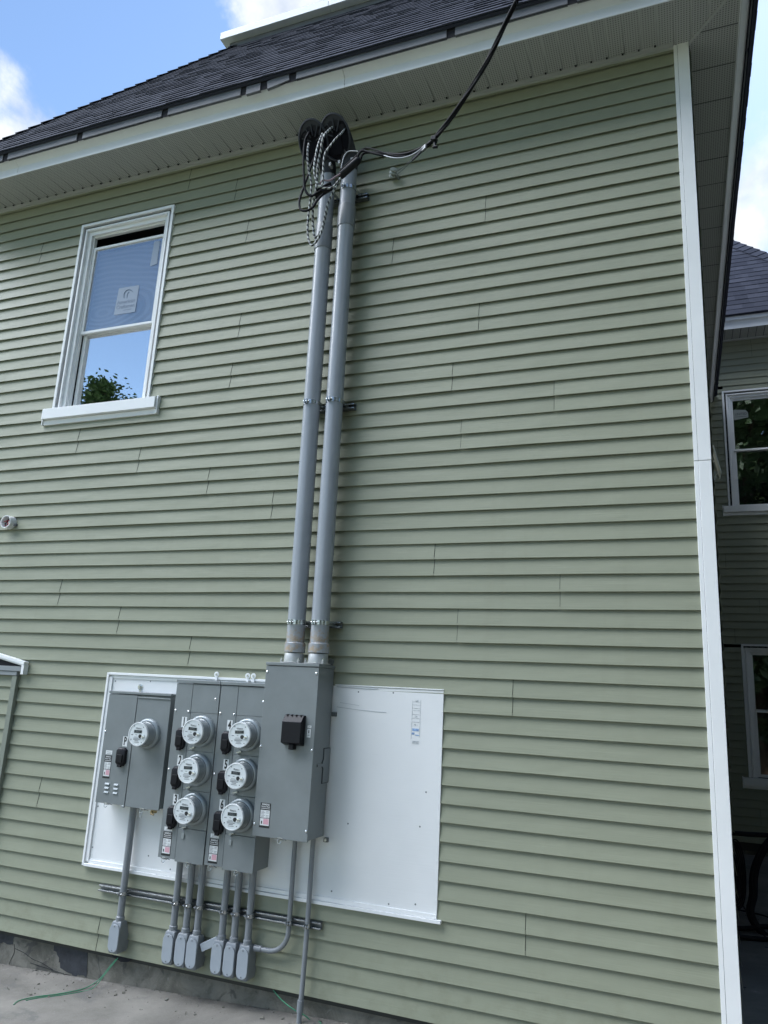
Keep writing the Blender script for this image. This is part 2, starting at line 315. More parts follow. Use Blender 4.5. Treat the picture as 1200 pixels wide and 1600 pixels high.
# ------------------------------------------------------------------ mesh helper
class MB:
    def __init__(s): s.v = []; s.f = []; s.mi = []; s.m = []; s.tone = []; s.uv = {}
    def mid(s, m):
        if m not in s.m: s.m.append(m)
        return s.m.index(m)
    def face(s, pts, m, tone=0.0, uv=None):
        i = len(s.v); s.v += [tuple(p) for p in pts]; s.f.append(tuple(range(i, i + len(pts)))); s.mi.append(s.mid(m)); s.tone.append(tone)
        if uv: s.uv[len(s.f) - 1] = uv
    def raw(s, vs, fs, m, tone=0.0):
        i = len(s.v); s.v += [tuple(p) for p in vs]; k = s.mid(m)
        for f in fs: s.f.append(tuple(i + a for a in f)); s.mi.append(k); s.tone.append(tone)
    def box(s, x0, x1, y0, y1, z0, z1, m, tone=0.0):
        x0, x1 = sorted((x0, x1)); y0, y1 = sorted((y0, y1)); z0, z1 = sorted((z0, z1))
        vs = [(x, y, z) for z in (z0, z1) for y in (y0, y1) for x in (x0, x1)]
        s.raw(vs, [(0, 2, 3, 1), (4, 5, 7, 6), (0, 1, 5, 4), (2, 6, 7, 3), (0, 4, 6, 2), (1, 3, 7, 5)], m, tone); return s
    def obox(s, c, ax, ay, az, hx, hy, hz, m, tone=0.0):
        c = Vector(c); vs = [c + ax * (i * hx) + ay * (j * hy) + az * (k * hz) for k in (-1, 1) for j in (-1, 1) for i in (-1, 1)]
        s.raw(vs, [(0, 2, 3, 1), (4, 5, 7, 6), (0, 1, 5, 4), (2, 6, 7, 3), (0, 4, 6, 2), (1, 3, 7, 5)], m, tone); return s
    def loft(s, rings, m, cap0=True, cap1=True, tone=0.0):
        n = len(rings[0]); vs = [p for r in rings for p in r]; fs = []
        for k in range(len(rings) - 1):
            for j in range(n):
                a = k * n + j; b = k * n + (j + 1) % n; fs.append((a, b, b + n, a + n))
        if cap0: fs.append(tuple(range(n - 1, -1, -1)))
        if cap1: fs.append(tuple((len(rings) - 1) * n + j for j in range(n)))
        s.raw(vs, fs, m, tone); return s
    def cyl(s, p0, p1, r, m, n=20, r1=None, cap=True):
        p0 = Vector(p0); p1 = Vector(p1); d = (p1 - p0).normalized()
        a = d.orthogonal().normalized(); b = d.cross(a); r1 = r if r1 is None else r1
        rg = [[p + (a * math.cos(2 * math.pi * k / n) + b * math.sin(2 * math.pi * k / n)) * q for k in range(n)] for p, q in ((p0, r), (p1, r1))]
        return s.loft(rg, m, cap, cap)
    def lathe(s, c, axis, prof, m, n=32):       # prof: (distance along axis, radius)
        c = Vector(c); d = Vector(axis).normalized(); a = d.orthogonal().normalized(); b = d.cross(a)
        rg = [[c + d * h + (a * math.cos(2 * math.pi * k / n) + b * math.sin(2 * math.pi * k / n)) * max(r, 1e-4) for k in range(n)] for h, r in prof]
        return s.loft(rg, m, prof[0][1] > 1e-3, prof[-1][1] > 1e-3)
    def tube(s, pts, r, m, n=8, smooth=True, uv=False, sub=6):
        P = [Vector(p) for p in pts]
        if smooth and len(P) > 2:
            Q = []
            for i in range(len(P) - 1):
                p0 = P[max(i - 1, 0)]; p1 = P[i]; p2 = P[i + 1]; p3 = P[min(i + 2, len(P) - 1)]
                for k in range(sub):
                    t = k / sub
                    Q.append(.5 * ((2 * p1) + (p2 - p0) * t + (2 * p0 - 5 * p1 + 4 * p2 - p3) * t * t + (3 * p1 - p0 - 3 * p2 + p3) * t ** 3))
            Q.append(P[-1]); P = Q
        rings = []; a = None; ln = [0]
        for i, p in enumerate(P):
            d = (P[min(i + 1, len(P) - 1)] - P[max(i - 1, 0)]).normalized()
            a = d.orthogonal().normalized() if a is None else (a - d * a.dot(d)).normalized()
            b = d.cross(a)
            rr = r[min(i * (len(r) - 1) // max(len(P) - 1, 1), len(r) - 1)] if isinstance(r, (list, tuple)) else r
            rings.append([p + (a * math.cos(2 * math.pi * k / n) + b * math.sin(2 * math.pi * k / n)) * rr for k in range(n)])
            if i: ln.append(ln[-1] + (p - P[i - 1]).length)
        f0 = len(s.f); s.loft(rings, m)
        if uv:
            q = f0
            for k in range(len(rings) - 1):
                for j in range(n):
                    s.uv[q] = [(j / n, ln[k]), ((j + 1) / n, ln[k]), ((j + 1) / n, ln[k + 1]), (j / n, ln[k + 1])]; q += 1
        return s
    def prism(s, poly, axis, h0, h1, m):       # poly in the two other axes (cyclic x,y,z order)
        def P(a, b, h): return {'x': (h, a, b), 'y': (a, h, b), 'z': (a, b, h)}[axis]
        n = len(poly); vs = [P(a, b, h0) for a, b in poly] + [P(a, b, h1) for a, b in poly]
        fs = [tuple(range(n)), tuple(range(2 * n - 1, n - 1, -1))] + [(i, i + n, (i + 1) % n + n, (i + 1) % n) for i in range(n)]
        s.raw(vs, fs, m); return s
    def text(s, body, size, origin, m, right=(1, 0, 0), up=(0, 0, 1), sx=1.0, bold=0.0, depth=0.0006, align='CENTER'):
        cu = bpy.data.curves.new('lettering', 'FONT'); cu.body = body; cu.size = size; cu.offset = bold; cu.align_x = align; cu.align_y = 'CENTER'
        cu.resolution_u = 3
        ob = bpy.data.objects.new('lettering', cu); COL.objects.link(ob)
        me = bpy.data.meshes.new_from_object(ob)
        r = Vector(right).normalized(); u = Vector(up).normalized(); nn = r.cross(u); og = Vector(origin)
        vs = [og + r * (v.co.x * sx) + u * v.co.y + nn * depth for v in me.vertices]
        s.raw(vs, [tuple(p.vertices) for p in me.polygons], m)
        bpy.data.objects.remove(ob); bpy.data.curves.remove(cu); bpy.data.meshes.remove(me)
        return s
    def build(s, name, parent=None, bevel=0.0, smooth=35, **tags):
        off = Vector((0, 0, 0)); p = parent
        while p is not None: off += p.location; p = p.parent
        me = bpy.data.meshes.new(name)
        me.from_pydata([(v[0] - off.x, v[1] - off.y, v[2] - off.z) for v in s.v], [], s.f)
        for mm in s.m: me.materials.append(mm)
        me.polygons.foreach_set('material_index', s.mi)
        at = me.attributes.new('tone', 'FLOAT', 'FACE'); at.data.foreach_set('value', s.tone)
        if s.uv:
            uvl = me.uv_layers.new(name='UVMap')
            for fi, uv in s.uv.items():
                for li, c in zip(me.polygons[fi].loop_indices, uv): uvl.data[li].uv = c
        me.update()
        bm = bmesh.new(); bm.from_mesh(me)
        bmesh.ops.remove_doubles(bm, verts=bm.verts, dist=1e-6)
        bmesh.ops.recalc_face_normals(bm, faces=bm.faces)
        bm.to_mesh(me); bm.free()
        if smooth:
            me.polygons.foreach_set('use_smooth', [True] * len(me.polygons)); me.set_sharp_from_angle(angle=R(smooth))
        ob = bpy.data.objects.new(name, me); COL.objects.link(ob)
        if parent is not None: ob.parent = parent
        if bevel:
            md = ob.modifiers.new('bevel', 'BEVEL'); md.width = bevel; md.segments = 2; md.limit_method = 'ANGLE'; md.angle_limit = R(40)
        for k, v in tags.items(): ob[k] = v
        return ob

def thing(name, label, cat, loc=(0, 0, 0), group=None):
    e = bpy.data.objects.new(name, None); COL.objects.link(e); e.location = loc; e.empty_display_size = .1
    e['label'] = label; e['category'] = cat
    if group: e['group'] = group
    return e
def tag(o, label, cat, group=None):
    o['label'] = label; o['category'] = cat
    if group: o['group'] = group
    return o
def copy_tree(o, parent=None):
    c = o.copy(); COL.objects.link(c); c.parent = parent
    for ch in list(o.children): copy_tree(ch, c)
    return c
def copy_thing(o, loc, label):
    kids = list(o.children)
    c = o.copy(); COL.objects.link(c); c.location = loc; c['label'] = label
    for ch in kids: copy_tree(ch, c)
    return c

# ------------------------------------------------------------------ ground
def gz(x, y):
    return 0.03 + 0.0433 * (max(-8., min(1.5, x)) + 4.56) - (0.0 if y > -1 else min(0.25, (-1 - y) * 0.02))
mb = MB()
xs = [-11 + .5 * i for i in range(43)]; ys = [-6 + .5 * i for i in range(34)]
vs = [(x, y, gz(x, y)) for y in ys for x in xs]; nx = len(xs)
mb.raw(vs, [(j * nx + i, j * nx + i + 1, (j + 1) * nx + i + 1, (j + 1) * nx + i) for j in range(len(ys) - 1) for i in range(nx - 1)], M['concrete'])
mb.build('concrete_pavement', smooth=80, kind='structure')
mb = MB(); S = 900
mb.raw([(-S, -S, -.4), (S, -S, -.4), (S, S, -.4), (-S, S, -.4)], [(0, 1, 2, 3)], M['lawn'])
mb.build('ground', kind='structure')

# ------------------------------------------------------------------ siding
E = 0.1016; Z0 = 0.25 + 58 * E
def siding(mb, mapf, u0, u1, zbot, ztop, zref, holes, mtl, seams=None, amp=.02):
    """courses of clapboard; mapf(u, out, z) -> point; zref a course bottom line"""
    rnd = random.Random(int(abs(u0) * 100) + int(zref * 10))
    k0 = math.floor((zbot - zref) / E + 1e-6); k1 = math.ceil((ztop - zref) / E - 1e-6)
    def out(z, zb): return 0.0025 + 0.0172 * (1 - (z - zb) / E)
    for k in range(k0, k1):
        zb = zref + k * E; zt = zb + E
        p = None
        if seams is not None:
            j = round((Z0 - zb) / E); p = (j + 1) // 2
            cuts = seams.get(p, [])
        else:
            rr = random.Random(k // 2 * 31 + 5); cuts = [u0 + rr.random() * (u1 - u0)]
        rt = random.Random((p if p is not None else k // 2) * 77 + 3)
        segs = sorted([u0] + [c for c in cuts if u0 < c < u1] + [u1])
        for si in range(len(segs) - 1):
            a, bb = segs[si], segs[si + 1]
            if si < len(segs) - 2: bb -= 0.0028
            extra = 0.0022 * ((si + 1) % 2 if len(segs) > 2 else 0); tone = rt.uniform(-amp, amp)
            spans = [(a, bb, max(zb, zbot), min(zt, ztop))]
            for (h0, h1, hz0, hz1) in holes:
                ns = []
                for (s0, s1, z0, z1) in spans:
                    if h1 <= s0 or h0 >= s1 or hz1 <= z0 or hz0 >= z1: ns.append((s0, s1, z0, z1)); continue
                    if s0 < h0: ns.append((s0, h0, z0, z1))
                    if s1 > h1: ns.append((h1, s1, z0, z1))
                    if z0 < hz0: ns.append((max(s0, h0), min(s1, h1), z0, hz0))
                    if z1 > hz1: ns.append((max(s0, h0), min(s1, h1), hz1, z1))
                spans = ns
            for (s0, s1, z0, z1) in spans:
                nseg = max(1, int((s1 - s0) / .45))
                us = [s0 + (s1 - s0) * i / nseg for i in range(nseg + 1)]
                # real vinyl is never dead straight: butt edge waves by a millimetre
                wav = [0.0011 * math.sin(u * 2.1 + k * 1.7) + 0.0007 * math.sin(u * 5.3 + k) for u in us]
                for i in range(nseg):
                    A, Bq = us[i], us[i + 1]; wa, wb = wav[i], wav[i + 1]
                    oa0, oa1 = out(z0, zb) + extra, out(z1, zb) + extra
                    full = abs(z0 - zb) < 1e-6
                    za, zb2 = (z0 + wa, z0 + wb) if full else (z0, z0)
                    ze = z1 + .016 if abs(z1 - zt) < 1e-6 else z1
                    mb.face([mapf(A, oa0 + wa, za), mapf(Bq, oa0 + wb, zb2), mapf(Bq, oa1 - (ze - z1) * .10, ze), mapf(A, oa1 - (ze - z1) * .10, ze)], mtl, tone)
                    if full:
                        # rounded lip then the return underneath
                        mb.face([mapf(A, oa0 + wa, za), mapf(A, oa0 + wa - .002, za - .0022), mapf(Bq, oa0 + wb - .002, zb2 - .0022), mapf(Bq, oa0 + wb, zb2)], mtl, tone)
                        mb.face([mapf(A, oa0 + wa - .002, za - .0022), mapf(A, oa0 + wa - .0034, za + .015), mapf(Bq, oa0 + wb - .0034, zb2 + .015), mapf(Bq, oa0 + wb - .002, zb2 - .0022)], mtl, tone)

def FRONT(Y): return lambda u, o, z: (u, Y - o, z)

# ------------------------------------------------------------------ windows
def ring(mb, x0, x1, z0, z1, w, y0, y1, m, bottom=True):
    mb.box(x0, x0 + w, y0, y1, z0, z1, m); mb.box(x1 - w, x1, y0, y1, z0, z1, m)
    mb.box(x0 + w, x1 - w, y0, y1, z1 - w, z1, m)
    if bottom: mb.box(x0 + w, x1 - w, y0, y1, z0, z0 + w, m)
def window(parent, X0, X1, Z0_, Z1, Y, drop, meet, g_up, g_low, sill_out=.065, label=None):
    """double-hung window; outer trim X0..X1, Z0_..Z1 in the wall plane Y"""
    mb = MB(); w = M['white']
    ring(mb, X0, X1, Z0_, Z1, .024, Y - .030, Y - .001, w, False)
    ring(mb, X0 + .025, X1 - .025, Z0_, Z1 - .025, .021, Y + .006, Y + .012, w, False)
    ring(mb, X0 + .047, X1 - .047, Z0_, Z1 - .047, .018, Y - .020, Y + .02, w, False)
    ring(mb, X0 + .066, X1 - .066, Z0_, Z1 - .066, .034, Y + .006, Y + .052, w, False)
    ix0, ix1, iz1 = X0 + .10, X1 - .10, Z1 - .10
    ring(mb, ix0, ix1, Z0_, iz1, .012, Y + .030, Y + .060, w, False)
    fr = mb.build('window_frame', None, .0015)
    fr.name = 'window'
    fr.parent = parent
    for v in fr.data.vertices: v.co -= parent.location
    if label: fr['label'] = label
    # sill
    mb = MB()
    mb.box(X0 - sill_out, X1 + sill_out + .02, Y - .062, Y + .03, Z0_ - .092, Z0_ - .004, w)
    mb.box(X0 - sill_out - .006, X1 + sill_out + .026, Y - .030, Y - .002, Z0_ - .135, Z0_ - .094, w)
    mb.box(X0 - sill_out - .012, X0 - sill_out - .001, Y - .042, Y - .003, Z0_ - .137, Z0_ + .008, w)
    mb.box(X1 + sill_out + .021, X1 + sill_out + .034, Y - .042, Y - .003, Z0_ - .137, Z0_ + .008, w)
    sl = mb.build('sill', fr, .002)
    ax0, ax1 = ix0 + .012, ix1 - .012; az1 = iz1 - .012
    # upper sash
    mb = MB(); y0 = Y + .038
    us1 = az1 - drop
    ring(mb, ax0, ax1, meet, us1, .022, y0, y0 + .028, w)
    up = mb.build('upper_sash', fr, .0015)
    mb = MB(); mb.box(ax0 + .022, ax1 - .022, y0 + .010, y0 + .014, meet + .022, us1 - .022, g_up); pu = mb.build('pane', fr)
    mb = MB(); y1 = Y + .074
    ring(mb, ax0, ax1, Z0_ + .004, meet + .035, .034, y1, y1 + .028, w)
    mb.box(ax0 + .3, ax0 + .36, y1 - .012, y1, meet + .010, meet + .020, w)
    mb.build('lower_sash', fr, .0015)
    mb = MB(); mb.box(ax0 + .034, ax1 - .034, y1 + .010, y1 + .014, Z0_ + .038, meet + .001, g_low); mb.build('pane', fr)
    return fr, (ax0, ax1, az1, us1, y0)

# ------------------------------------------------------------------ shingled roof plane
def shingle_plane(mb, o, u, v, n, ulo, uhi, vmax, slope_l, slope_r, row=.125, seed=1, mtl=None):
    """o eave origin, u along eave, v up slope; ulo/uhi eave ends; slope_l/r inward run per unit v"""
    rd = random.Random(seed); mtl = mtl or M['shingle']
    rows = int(vmax / row) + 1
    for k in range(rows):
        v0 = k * row; v1 = min(v0 + row * 1.04, vmax)
        if v0 >= vmax: break
        a0 = ulo + slope_l * v0; b0 = uhi - slope_r * v0
        x = a0
        while x < b0:
            wdt = rd.choice((.09, .13, .17, .22)) * rd.uniform(.9, 1.1)
            x2 = min(x + wdt, b0); t = rd.choice((.007, .008, .010)); sag = rd.uniform(-.001, .001)
            tl = rd.random()
            vb = v0 - (.004 if t > .01 else 0) + sag
            P = lambda a, bb, c: o + u * a + v * bb + n * c
            A = P(x, vb, t); B_ = P(x2, vb, t); C_ = P(min(x2, uhi - slope_r * v1), v1, .001); D = P(max(x, ulo + slope_l * v1), v1, .001)
            if (C_ - D).dot(u) < 0: C_ = D
            mb.face([A, B_, C_, D], mtl, tl)
            mb.face([P(x, vb, -.002), P(x2, vb, -.002), B_, A], mtl, tl * .6)
            mb.face([P(x, vb, -.002), A, D], mtl, tl * .6); mb.face([P(x2, vb, -.002), C_, B_], mtl, tl * .6)
            x = x2
    # decking
    P = lambda a, bb: o + u * a + v * bb - n * .006
    top = vmax
    pts = [P(ulo, 0), P(uhi, 0), P(uhi - slope_r * top, top), P(ulo + slope_l * top, top)]
    pts2 = [p - n * .02 for p in pts]
    mb.raw(pts + pts2, [(0, 1, 2, 3), (7, 6, 5, 4), (0, 4, 5, 1), (1, 5, 6, 2), (2, 6, 7, 3), (3, 7, 4, 0)], mtl, .2)
def hip_caps(mb, a, b, n, w=.15, step=.14, seed=3):
    rd = random.Random(seed); a = Vector(a); b = Vector(b); d = (b - a); ln = d.length; d.normalize()
    side = d.cross(n).normalized(); k = 0
    while k * step < ln:
        p = a + d * (k * step); q = a + d * min((k + 1) * step * 1.0 + .02, ln); t = rd.random()
        h0 = n * .030; h1 = n * .016
        for sg in (-1, 1):
            e0 = p + side * (sg * w) - n * (w * .72); e1 = q + side * (sg * w) - n * (w * .72)
            mb.face([p + h0, e0 + h0, e1 + h1, q + h1], M['shingle'], t)
            mb.face([p + h0, e0 + h0, e0, p], M['shingle'], t * .5)
        k += 1

# ================================================================== MAIN HOUSE
XL, XR = -6.0, 0.085
SOF = 6.18
house = thing('siding_house', 'large sage green vinyl sided house filling the photo, with steep dark shingled roof', 'house', (0, 0, 0))
WX0, WX1, WZ0, WZ1 = -4.855, -3.880, 4.098, 5.818
hole = (WX0 + .015, WX1 - .015, WZ0 - .12, WZ1 - .015)
seams = {1: [-3.77], 2: [-3.3], 4: [-3.15], 8: [-3.13], 10: [-3.16], 12: [-4.54, -.78], 13: [-3.91, -1.37], 14: [-3.26], 15: [-2.71],
         18: [-4.49, -.75], 19: [-3.9, -1.36], 20: [-3.26], 6: [-1.91], 5: [-1.24], 9: [-1.27], 11: [-1.44], 17: [-1.52], 21: [-1.02],
         27: [-.94], 29: [-3.73], 23: [-5.1], 25: [-4.4], 3: [-5.3]}
mb = MB()
siding(mb, FRONT(0), XL, 0.006, .25, SOF + .02, .25, [hole], M['siding'], seams)
# right side wall and left side wall
siding(mb, lambda u, o, z: (XR + o, u, z), 0.03, 6.64, .25, SOF + .02, .25, [], M['siding'])
siding(mb, lambda u, o, z: (XL - .08 - o, u, z), 0.03, 9.0, .25, SOF + .02, .25, [], M['siding'])
mb.build('siding', house, smooth=20)
mb = MB()   # sheathing with window opening
hx0, hx1, hz0, hz1 = WX0 + .05, WX1 - .05, WZ0 - .05, WZ1 - .05
sh = M['sheath']
mb.box(XL - .07, hx0, .006, .05, .22, SOF + .1, sh); mb.box(hx1, XR - .005, .006, .05, .22, SOF + .1, sh)
mb.box(hx0, hx1, .006, .05, .22, hz0, sh); mb.box(hx0, hx1, .006, .05, hz1, SOF + .1, sh)
mb.box(XR - .05, XR - .006, .05, 9, .22, SOF + .1, sh); mb.box(XL - .07, XL - .02, .05, 9, .22, SOF + .1, sh)
mb.box(XL, XR - .05, 8.9, 9, .22, SOF + .1, sh)
mb.box(XL - .02, XR - .05, .05, 8.9, 2.9, 3.0, sh)
mb.box(XL - .02, XR - .05, .05, 8.9, SOF + .05, SOF + .09, sh)
mb.build('sheathing', house, smooth=0)
# foundation
mb = MB()
mb.box(XL - .05, XR - .03, .030, .30, -.45, .262, M['parge']); mb.box(XR - .30, XR - .03, .30, 6.6, -.45, .262, M['parge'])
mb.box(XL - .05, XL + .3, .30, 9, -.45, .262, M['parge'])
fnd = mb.build('foundation', house, smooth=0)
def jag(pts, amp, n, seed):
    rd = random.Random(seed); out = []
    for i, (a, b) in enumerate(pts):
        c, d = pts[(i + 1) % len(pts)]
        for k in range(n):
            t = k / n; j = amp if k else amp * .3
            out.append((a + (c - a) * t + rd.uniform(-j, j), b + (d - b) * t + rd.uniform(-j, j)))
    return out
mb = MB()
mb.prism(jag([(-4.17, .245), (-3.835, .232), (-3.815, .07), (-3.90, .062), (-4.04, .085), (-4.08, .16)], .010, 6, 3), 'y', .0275, .0295, M['darkpaint'])
mb.prism(jag([(-5.2, .25), (-4.46, .25), (-4.475, .165), (-4.6, .155), (-5.2, .15)], .008, 5, 5), 'y', .0275, .0295, M['darkpaint'])
mb.build('tar_patch', fnd, smooth=0, label='dark tar patches on the foundation')
mb = MB()   # hairline cracks
for pts in ([(-4.46, .165), (-4.45, .12), (-4.47, .07), (-4.48, .04)], [(-4.45, .14), (-4.36, .125), (-4.28, .10), (-4.2, .09), (-4.1, .065)], [(-4.3, .075), (-4.15, .066), (-4.0, .058), (-3.8, .052)]):
    mb.tube([(x, .029, z) for x, z in pts], .0015, M['dark'], 5)
mb.build('crack', fnd)
# dark gap where wires leave the wall, below the left box
mb = MB(); mb.prism([(-3.62, .252), (-3.44, .252), (-3.47, .222), (-3.53, .212), (-3.60, .232)], 'y', -.006, .027, M['dark']); mb.build('gap', fnd)

# corner post
mb = MB()
zt = SOF + .015; zj = 3.327
for z0, z1, g in ((.24, zj - .0012, 0), (zj + .0012, zt, .0015)):
    mb.box(0.0, 0.022, -.024 - g, .002, z0, z1, M['postwhite'])
    mb.box(0.0235, 0.090 + g, -.027 - g, .09, z0, z1, M['postwhite'])
mb.box(0.0035, .089, -.018, .0, .24, zt, M['greydark'])
mb.build('corner_post', house, .0018, label='white corner post at the right end of the wall')
mb = MB(); mb.box(XL - .09, XL + .02, -.027, .09, .24, zt, M['postwhite']); mb.build('corner_post', house, .0018)

# soffit: front strip and right strip
mb = MB()
rs = .39
def soffit_panels(mb, front=True):
    a0, a1 = (XL - .39, XR + .31) if front else (-.39, 6.64)
    EE = E if front else .316
    n = int((a1 - a0) / EE) + 1
    for i in range(n):
        u0 = a0 + i * EE; u1 = min(u0 + EE - .009, a1)
        mt = M['soffitperf']
        def cl(u):         # mitre at the outside corner
            if front: return (-rs, -.004 if u < .04 else -.004 - (u - .04) * 1.0)
            return (XR + .003, .395)
        if front:
            for a, b in ((u0, u1),):
                ya = min(-.003, -(a - XR) * 1.25 if a > XR else -.003); yb = min(-.003, -(b - XR) * 1.25 if b > XR else -.003)
                if ya < -rs: ya = -rs
                if yb < -rs: yb = -rs
                mb.face([(a, -rs, SOF), (b, -rs, SOF), (b, yb, SOF), (a, ya, SOF)], mt)
                mb.face([(b, -rs, SOF), (b + .009, -rs, SOF), (b + .009, yb, SOF), (b, yb, SOF + .007)], M['soffit'])
                mb.box(b, b + .009, -rs, max(-rs + .001, yb), SOF + .0055, SOF + .008, M['soffitgroove'])
        else:
            a, b = u0, u1
            for a_, b__ in (((a, 0.0), (0.0, b)) if a < 0 < b else ((a, b),)):
                xa = XR - a_ / 1.25 if a_ < 0 else XR; xb = XR - b__ / 1.25 if b__ < 0 else XR
                mb.face([(xa, a_, SOF - .001), (.395, a_, SOF - .001), (.395, b__, SOF - .001), (xb, b__, SOF - .001)], mt)
            xb = XR - b / 1.25 if b < 0 else XR
            mb.box(xb, .395, b, b + .007, SOF + .004, SOF + .007, M['soffitgroove'])
soffit_panels(mb, True); soffit_panels(mb, False)
mb.box(XL - .39, .395, -rs, 0, SOF + .008, SOF + .02, M['soffitgroove'])
mb.box(XR + .001, .395, .001, 6.64, SOF + .008, SOF + .02, M['soffitgroove'])
# left side soffit, plain
mb.box(XL - .39 - .08, XL - .08, 0, 9, SOF, SOF + .01, M['soffit'])
sf = mb.build('soffit', house, smooth=0)
mb = MB()
mb.box(XL - .08, 0.0, -.052, -.016, SOF - .0045, SOF - .001, M['soffit'])
mb.box(XL - .08, 0.0, -.018, -.015, SOF - .022, SOF - .0045, M['soffit'])
# mitre strip
ax = Vector((.305, -.39, 0)).normalized(); ay = Vector((0, 0, 1)).cross(ax)
mb.obox((XR + .152, -.195, SOF - .004), ax, ay, Vector((0, 0, 1)), .245, .009, .003, M['soffit'])
x = XL
i = 0
while x < -.05:
    mb.box(x - .011, x + .001, -.064, -.0525, SOF - .006, SOF + .004, M['dark']); x += E; i += 1
mb.build('soffit_trim', sf, smooth=0)

# fascia: flat lip at the bottom, cove leaning outwards above
def fascia(mb, front, a0, a1, m):
    pr = [(.385, SOF - .014), (.392, SOF - .014), (.392, SOF + .060), (.399, SOF + .071), (.422, SOF + .086), (.444, SOF + .096), (.453, SOF + .108), (.454, SOF + .185), (.385, SOF + .185)]
    rings = []
    for a in (a0, a1):
        if front: rings.append([(a + (o - .392 if a > 0 else (-(o - .392) if a < XL else 0)), -o, z) for o, z in pr])
        else: rings.append([(o, a + (-(o - .392) if a < 0 else 0), z) for o, z in pr])
    mb.loft(rings, m)
mb = MB()
fascia(mb, True, -2.198, .392, M['fascia']); fascia(mb, True, -5.30, -2.202, M['fascia']); fascia(mb, True, XL - .47, -5.304, M['fascia'])
fascia(mb, False, -.392, 3.4, M['fascia']); fascia(mb, False, 3.404, 6.64, M['fascia'])
mb.box(XL - .53, XL - .46, 0, 9, SOF - .01, SOF + .185, M['fascia'])
mb.build('fascia', house, smooth=30)
# drip edge pieces, some bent or slipped
mb = MB()
mb.box(-6.4, .45, -.4575, -.4555, 6.272, 6.352, M['dark']); mb.box(.4555, .4575, -.45, 6.6, 6.272, 6.352, M['dark'])
mb.build('gap_shade_strip', house, smooth=0)  # near-black strips, shade of the drip-edge gaps put into their colour
mb = MB()
def drip(x0, x1, dz0, dz1, out=.462):
    A = Vector((x0, -out, 6.345 + dz0)); Bq = Vector((x1, -out, 6.345 + dz1)); d = (Bq - A); ln = d.length; d.normalize()
    mb.obox((A + Bq) / 2 - Vector((0, 0, .034)), d, Vector((0, 1, 0)), d.cross(Vector((0, 1, 0))), ln / 2, .0035, .034, M['drip'])
    mb.obox((A + Bq) / 2 - Vector((0, -.008, .068)), d, Vector((0, 1, 0)), d.cross(Vector((0, 1, 0))), ln / 2, .010, .002, M['drip'])
for x0, x1, a, b_ in ((-6.4, -5.42, 0, .002), (-5.36, -4.60, 0, 0), (-4.54, -3.75, 0, .003), (-3.69, -3.03, 0, -.004), (-2.98, -2.86, -.012, -.010), (-2.80, -2.62, -.016, .010),
                      (-2.56, -1.42, .002, 0), (-1.36, -.62, -.002, 0), (-.56, .44, 0, 0)):
    drip(x0, x1, a, b_)
for y0, y1 in ((-.44, .25), (.30, 1.35), (1.41, 2.9), (2.95, 4.4), (4.45, 6.6)):
    mb.box(.460, .468, y0, y1, 6.275, 6.345, M['drip'])
mb.build('drip_edge', house, smooth=0)

# roof
mb = MB(); SL = 1.4
ev = Vector((0, 1, SL)).normalized(); en = Vector((0, -SL, 1)).normalized(); k = 1 / math.sqrt(1 + SL * SL)
EX0, EX1, EY, EZ = -6.40, .505, -.492, 6.350
vmax = 1.89 / k
shingle_plane(mb, Vector((0, EY, EZ)), Vector((1, 0, 0)), ev, en, EX0, EX1, vmax, k, k, seed=2)
shingle_plane(mb, Vector((EX1, EY, EZ)), Vector((0, 1, 0)), Vector((-1, 0, SL)).normalized(), Vector((SL, 0, 1)).normalized(), 0, 7.1, vmax, k, 0, seed=4)
shingle_plane(mb, Vector((EX0, EY, EZ)), Vector((0, 1, 0)), Vector((1, 0, SL)).normalized(), Vector((-SL, 0, 1)).normalized(), 0, 9.5, vmax, k, 0, row=.28, seed=6)
top = EZ + SL * 1.89
mb.box(EX0 + 1.9, EX1 - 1.9, EY + 1.9, 9, top - .05, top - .01, M['shingle'])
rf = mb.build('roof', house, smooth=0)
mb = MB()
hip_caps(mb, (EX1, EY, EZ), (EX1 - 1.89, EY + 1.89, top), Vector((SL, -SL, 2)).normalized(), .09)
mb.build('hip_cap', rf, smooth=0); mb = MB()
hip_caps(mb, (EX0, EY, EZ), (EX0 + 1.89, EY + 1.89, top), Vector((-SL, -SL, 2)).normalized(), .035)
mb.build('hip_cap', rf, smooth=0)
mb = MB()
mb.box(EX0 + 1.80, EX1 - 1.86, EY + 1.86, 8.8, top - .10, top + .03, M['drip'])
x = EX0 + 1.72
while x < EX1 - 1.8:
    x2 = min(x + 1.35, EX1 - 1.78)
    mb.box(x, x2 - .003, EY + 1.78, EY + 2.1, top + .032, top + .125, M['fascia']); x = x2
mb.box(EX0 + 1.72, EX0 + 2.0, EY + 2.103, 8.8, top + .032, top + .125, M['fascia'])
mb.box(EX1 - 2.06, EX1 - 1.78, EY + 2.103, 8.8, top + .032, top + .125, M['fascia'])
mb.build('coping', rf, .003, label='white metal coping along the flat top of the roof')

